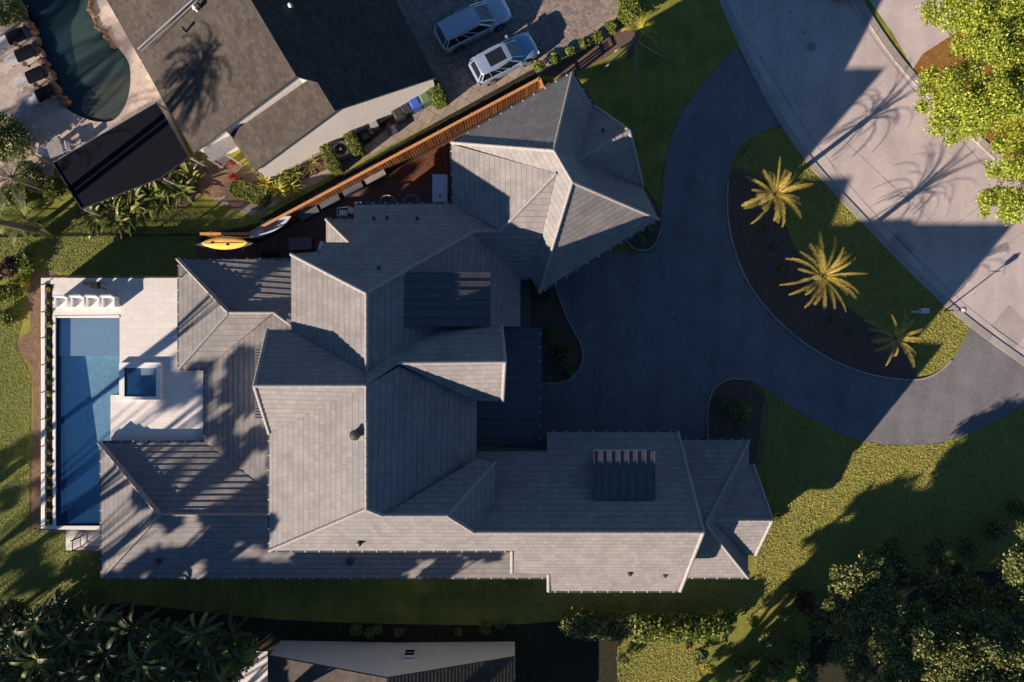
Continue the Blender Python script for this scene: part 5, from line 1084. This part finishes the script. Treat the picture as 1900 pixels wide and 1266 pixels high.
for x, y, lb in [(427, 299, 'red flower pot in the gravel corner, upper of the pair'), (431, 328, 'red flower pot in the gravel corner, lower of the pair')]:
    c = P(x, y, .4); t = thing('flower_pot', lb, 'flower pot', (c.x, c.y, 0)); MB().lathe((c.x, c.y, 0), [(.18, 0), (.26, .34), (.26, .38), (.05, .40)], 14).build('pot', MT['red'], t)
    V, F = quads(clump_pts([(Vector((c.x, c.y, .46)), .17)], 90, .3), 90, .07); arrmesh('flowers', V, F, LM['reddish'], t)
# left palms and the banana grove at the lower left
palm('large arching palm at the left edge with a long bare stalk', 22, 330, 3.4, 18, 2.5, 'banana', el=(-.1, 1.3), droop=1.4, ll=.36, lw=.035)
bush('shrub', 'bushy dark shrub in the upper corner beside the patio furniture', 'shrub', 15, 262, 1.5, 2.0, 'dark', 4200, .12)
bush('shrub', 'dark shrub mass between the patio and the arching palm', 'shrub', 50, 325, 1.0, 1.4, 'dark', 2400, .12)
bush('shrub', 'olive shrub mass left of the straw bed fence', 'shrub', 95, 350, .9, 1.2, 'green', 1800, .11)
bush('shrub', 'rough olive shrub under the arching palm at the left edge', 'shrub', 20, 375, 1.2, 1.2, 'dark', 2800, .12)
palm('low feathery palm on the left lawn edge above the picket fence line', 45, 405, 1.8, 18, 2.2, 'green', el=(0, 1.2), droop=1.3, ll=.4, lw=.05)
bush('shrub', 'dark thorny bush above the rock border at the upper left corner', 'shrub', 12, 15, 1.2, 1.6, 'dark', 1800, .12)
bush('shrub', 'dark bush at the left edge beside the loungers', 'shrub', 5, 235, 1.0, 1.3, 'dark', 1500, .12)
bq = MB(); bq.bar(P(52, 352, 1.5), P(118, 372, .6), .05); tag(bq.build('bare_stalk', MT['stake']), 'long pale bare stalk lying across the shrubs at the left', 'stalk')
for i, (x, y, h, n, L) in enumerate([(60, 1160, 3.2, 13, 2.3), (110, 1130, 2.6, 12, 2.0), (120, 1190, 3.6, 14, 2.5), (175, 1160, 3.2, 13, 2.3), (190, 1220, 3.8, 14, 2.5), (240, 1170, 3.4, 13, 2.3), (255, 1235, 3.8, 14, 2.5), (300, 1190, 3.6, 14, 2.4), (320, 1245, 3.8, 14, 2.5), (360, 1180, 3.4, 13, 2.2), (385, 1225, 3.8, 14, 2.4), (425, 1180, 3.2, 12, 2.1), (60, 1230, 3.6, 13, 2.4), (130, 1255, 3.8, 13, 2.5), (20, 1180, 3.2, 12, 2.2), (400, 1270, 3.8, 13, 2.4), (210, 1290, 4, 13, 2.5), (300, 1300, 4, 13, 2.5)]):
    fan('tall banana plant with long torn leaves in the dark grove at the lower left', x, y, n, L * .85, h + .5, 'banana' if i % 3 else 'dark', W_=.25, el=(.1, 1.3), droop=1.7, group='banana plants in the lower left grove', name='banana_plant', cat='banana plant', stalk=.15, h=h)
for i, (x, y) in enumerate([(10, 1150), (40, 1200), (8, 1235), (90, 1215), (150, 1240), (35, 1260), (210, 1190), (330, 1215), (440, 1215), (70, 1165), (130, 1150), (170, 1195), (230, 1230), (275, 1195), (285, 1255), (350, 1255), (375, 1195), (110, 1265), (195, 1270), (405, 1245)]):
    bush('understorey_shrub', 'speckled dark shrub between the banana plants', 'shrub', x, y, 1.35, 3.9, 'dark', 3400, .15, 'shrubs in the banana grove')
fan('pale leaved banana plant beside the white patio at the bottom', 432, 1228, 12, 1.7, 3.4, 'broad', W_=.4, el=(.1, 1.1), droop=1.3, name='banana_plant', cat='banana plant', stalk=.15, h=2.9)
for i, (x, y, r) in enumerate([(660, 1170, .5), (685, 1175, .4), (700, 1168, .35), (740, 1172, .35), (850, 1172, .35), (900, 1165, .5), (930, 1160, .4)]):
    bush('low_plant', 'faint low plant in the deep shade in front of the cream gable', 'plant', x, y, r, .6, 'dark', 420, .08, 'low plants by the cream gable')
# ---- boulders round the lagoon
def rock(px, py, r, lb):
    c = P(px, py, ND); m = MB(); n = 9; rg = []
    ph = [random.uniform(.75, 1.2) for _ in range(n)]
    for k_, (f_, z) in enumerate([(1.0, 0), (1.05, r * .3), (.8, r * .62), (.35, r * .8)]): rg.append([(c.x + math.cos(2 * math.pi * i / n) * r * f_ * ph[i] * random.uniform(.93, 1.07), c.y + math.sin(2 * math.pi * i / n) * r * f_ * ph[i] * .85, ND + z + random.uniform(-.02, .02) * (k_ > 0)) for i in range(n)])
    for k_ in range(3):
        for i in range(n): m.face([rg[k_][i], rg[k_][(i + 1) % n], rg[k_ + 1][(i + 1) % n], rg[k_ + 1][i]])
    m.face(rg[3]); tag(m.build('boulder', MT['rock']), lb, 'boulder', 'boulders round the lagoon pool')
def rocks(pts, r, step, lb):
    pts = [Vector(p) for p in smooth_ring(pts, 6, False)]; acc = 0
    for a, b in zip(pts, pts[1:]):
        L = (b - a).length; 
        while acc < L: q = a.lerp(b, acc / L); rock(q.x + random.uniform(-3, 3), q.y + random.uniform(-3, 3), r * random.uniform(.7, 1.3), lb); acc += step
        acc -= L
rocks([(20, -5), (45, 30), (62, 65), (80, 110), (98, 150), (112, 178), (122, 200)], .30, 9, 'brown boulder in the long border between the loungers and the lagoon')
rocks([(166, -5), (170, 25), (186, 52), (200, 70), (214, 88)], .20, 8, 'brown boulder on the house side of the lagoon')
# ---- grass blades over the lawns
def grass(name, label, ring, n, size=.075, avoid=(), mat='blade'):
    n = int(n * 1.5)
    xs = [p[0] for p in ring]; ys = [p[1] for p in ring]; px = RN.uniform(min(xs), max(xs), n * 3); py = RN.uniform(min(ys), max(ys), n * 3)
    k = [i for i in range(len(px)) if inpoly(px[i], py[i], ring) and not any(inpoly(px[i], py[i], a) for a in avoid)][:n]
    C = np.array([P(px[i], py[i])[:] for i in k]); C[:, 2] = .03; m_ = len(C)
    az = RN.uniform(0, 6.283, m_); d = np.stack([np.cos(az), np.sin(az), np.zeros(m_)], 1); s = size * RN.uniform(.5, 1.3, m_)[:, None]; w_ = np.stack([-np.sin(az), np.cos(az), np.zeros(m_)], 1) * .022
    up = np.array([0, 0, 1]) * RN.uniform(.2, .7, m_)[:, None]
    V = np.stack([C - w_, C + w_, C + d * s + up * s], 1).reshape(-1, 3); o = arrmesh(name, V, np.arange(3 * m_).reshape(-1, 3), LM[mat]); tag(o, label, 'grass', kind='stuff')
grass('grass', 'sunlit grass on the wide lawn right of the house', [(1400, 1130), (1400, 880), (1420, 720), (1480, 765), (1560, 808), (1640, 828), (1740, 824), (1830, 793), (1925, 738), (1925, 1060), (1600, 1060), (1480, 1100), (1400, 1140)], 75000)
grass('grass', 'grass on the crescent island with the three palms', [(1400, 255), (1452, 236), (1500, 300), (1592, 402), (1690, 504), (1780, 588), (1798, 606), (1770, 655), (1735, 690), (1700, 700), (1690, 640), (1600, 590), (1530, 540), (1475, 460), (1450, 400), (1405, 330), (1365, 312)], 26000)
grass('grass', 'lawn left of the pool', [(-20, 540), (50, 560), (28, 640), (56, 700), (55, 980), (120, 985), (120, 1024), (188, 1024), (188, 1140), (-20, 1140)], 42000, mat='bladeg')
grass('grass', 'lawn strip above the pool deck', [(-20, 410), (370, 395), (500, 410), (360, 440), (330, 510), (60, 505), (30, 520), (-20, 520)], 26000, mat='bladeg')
grass('grass', 'strip of lawn between the house and the lower hedge', [(900, 1075), (1020, 1100), (1400, 1080), (1400, 1120), (1340, 1150), (1000, 1150), (900, 1120)], 9000)
grass('grass', 'small patch of lawn below the sunlit hedge', [(1145, 1200), (1190, 1180), (1330, 1170), (1290, 1230), (1320, 1300), (1145, 1300)], 10000)
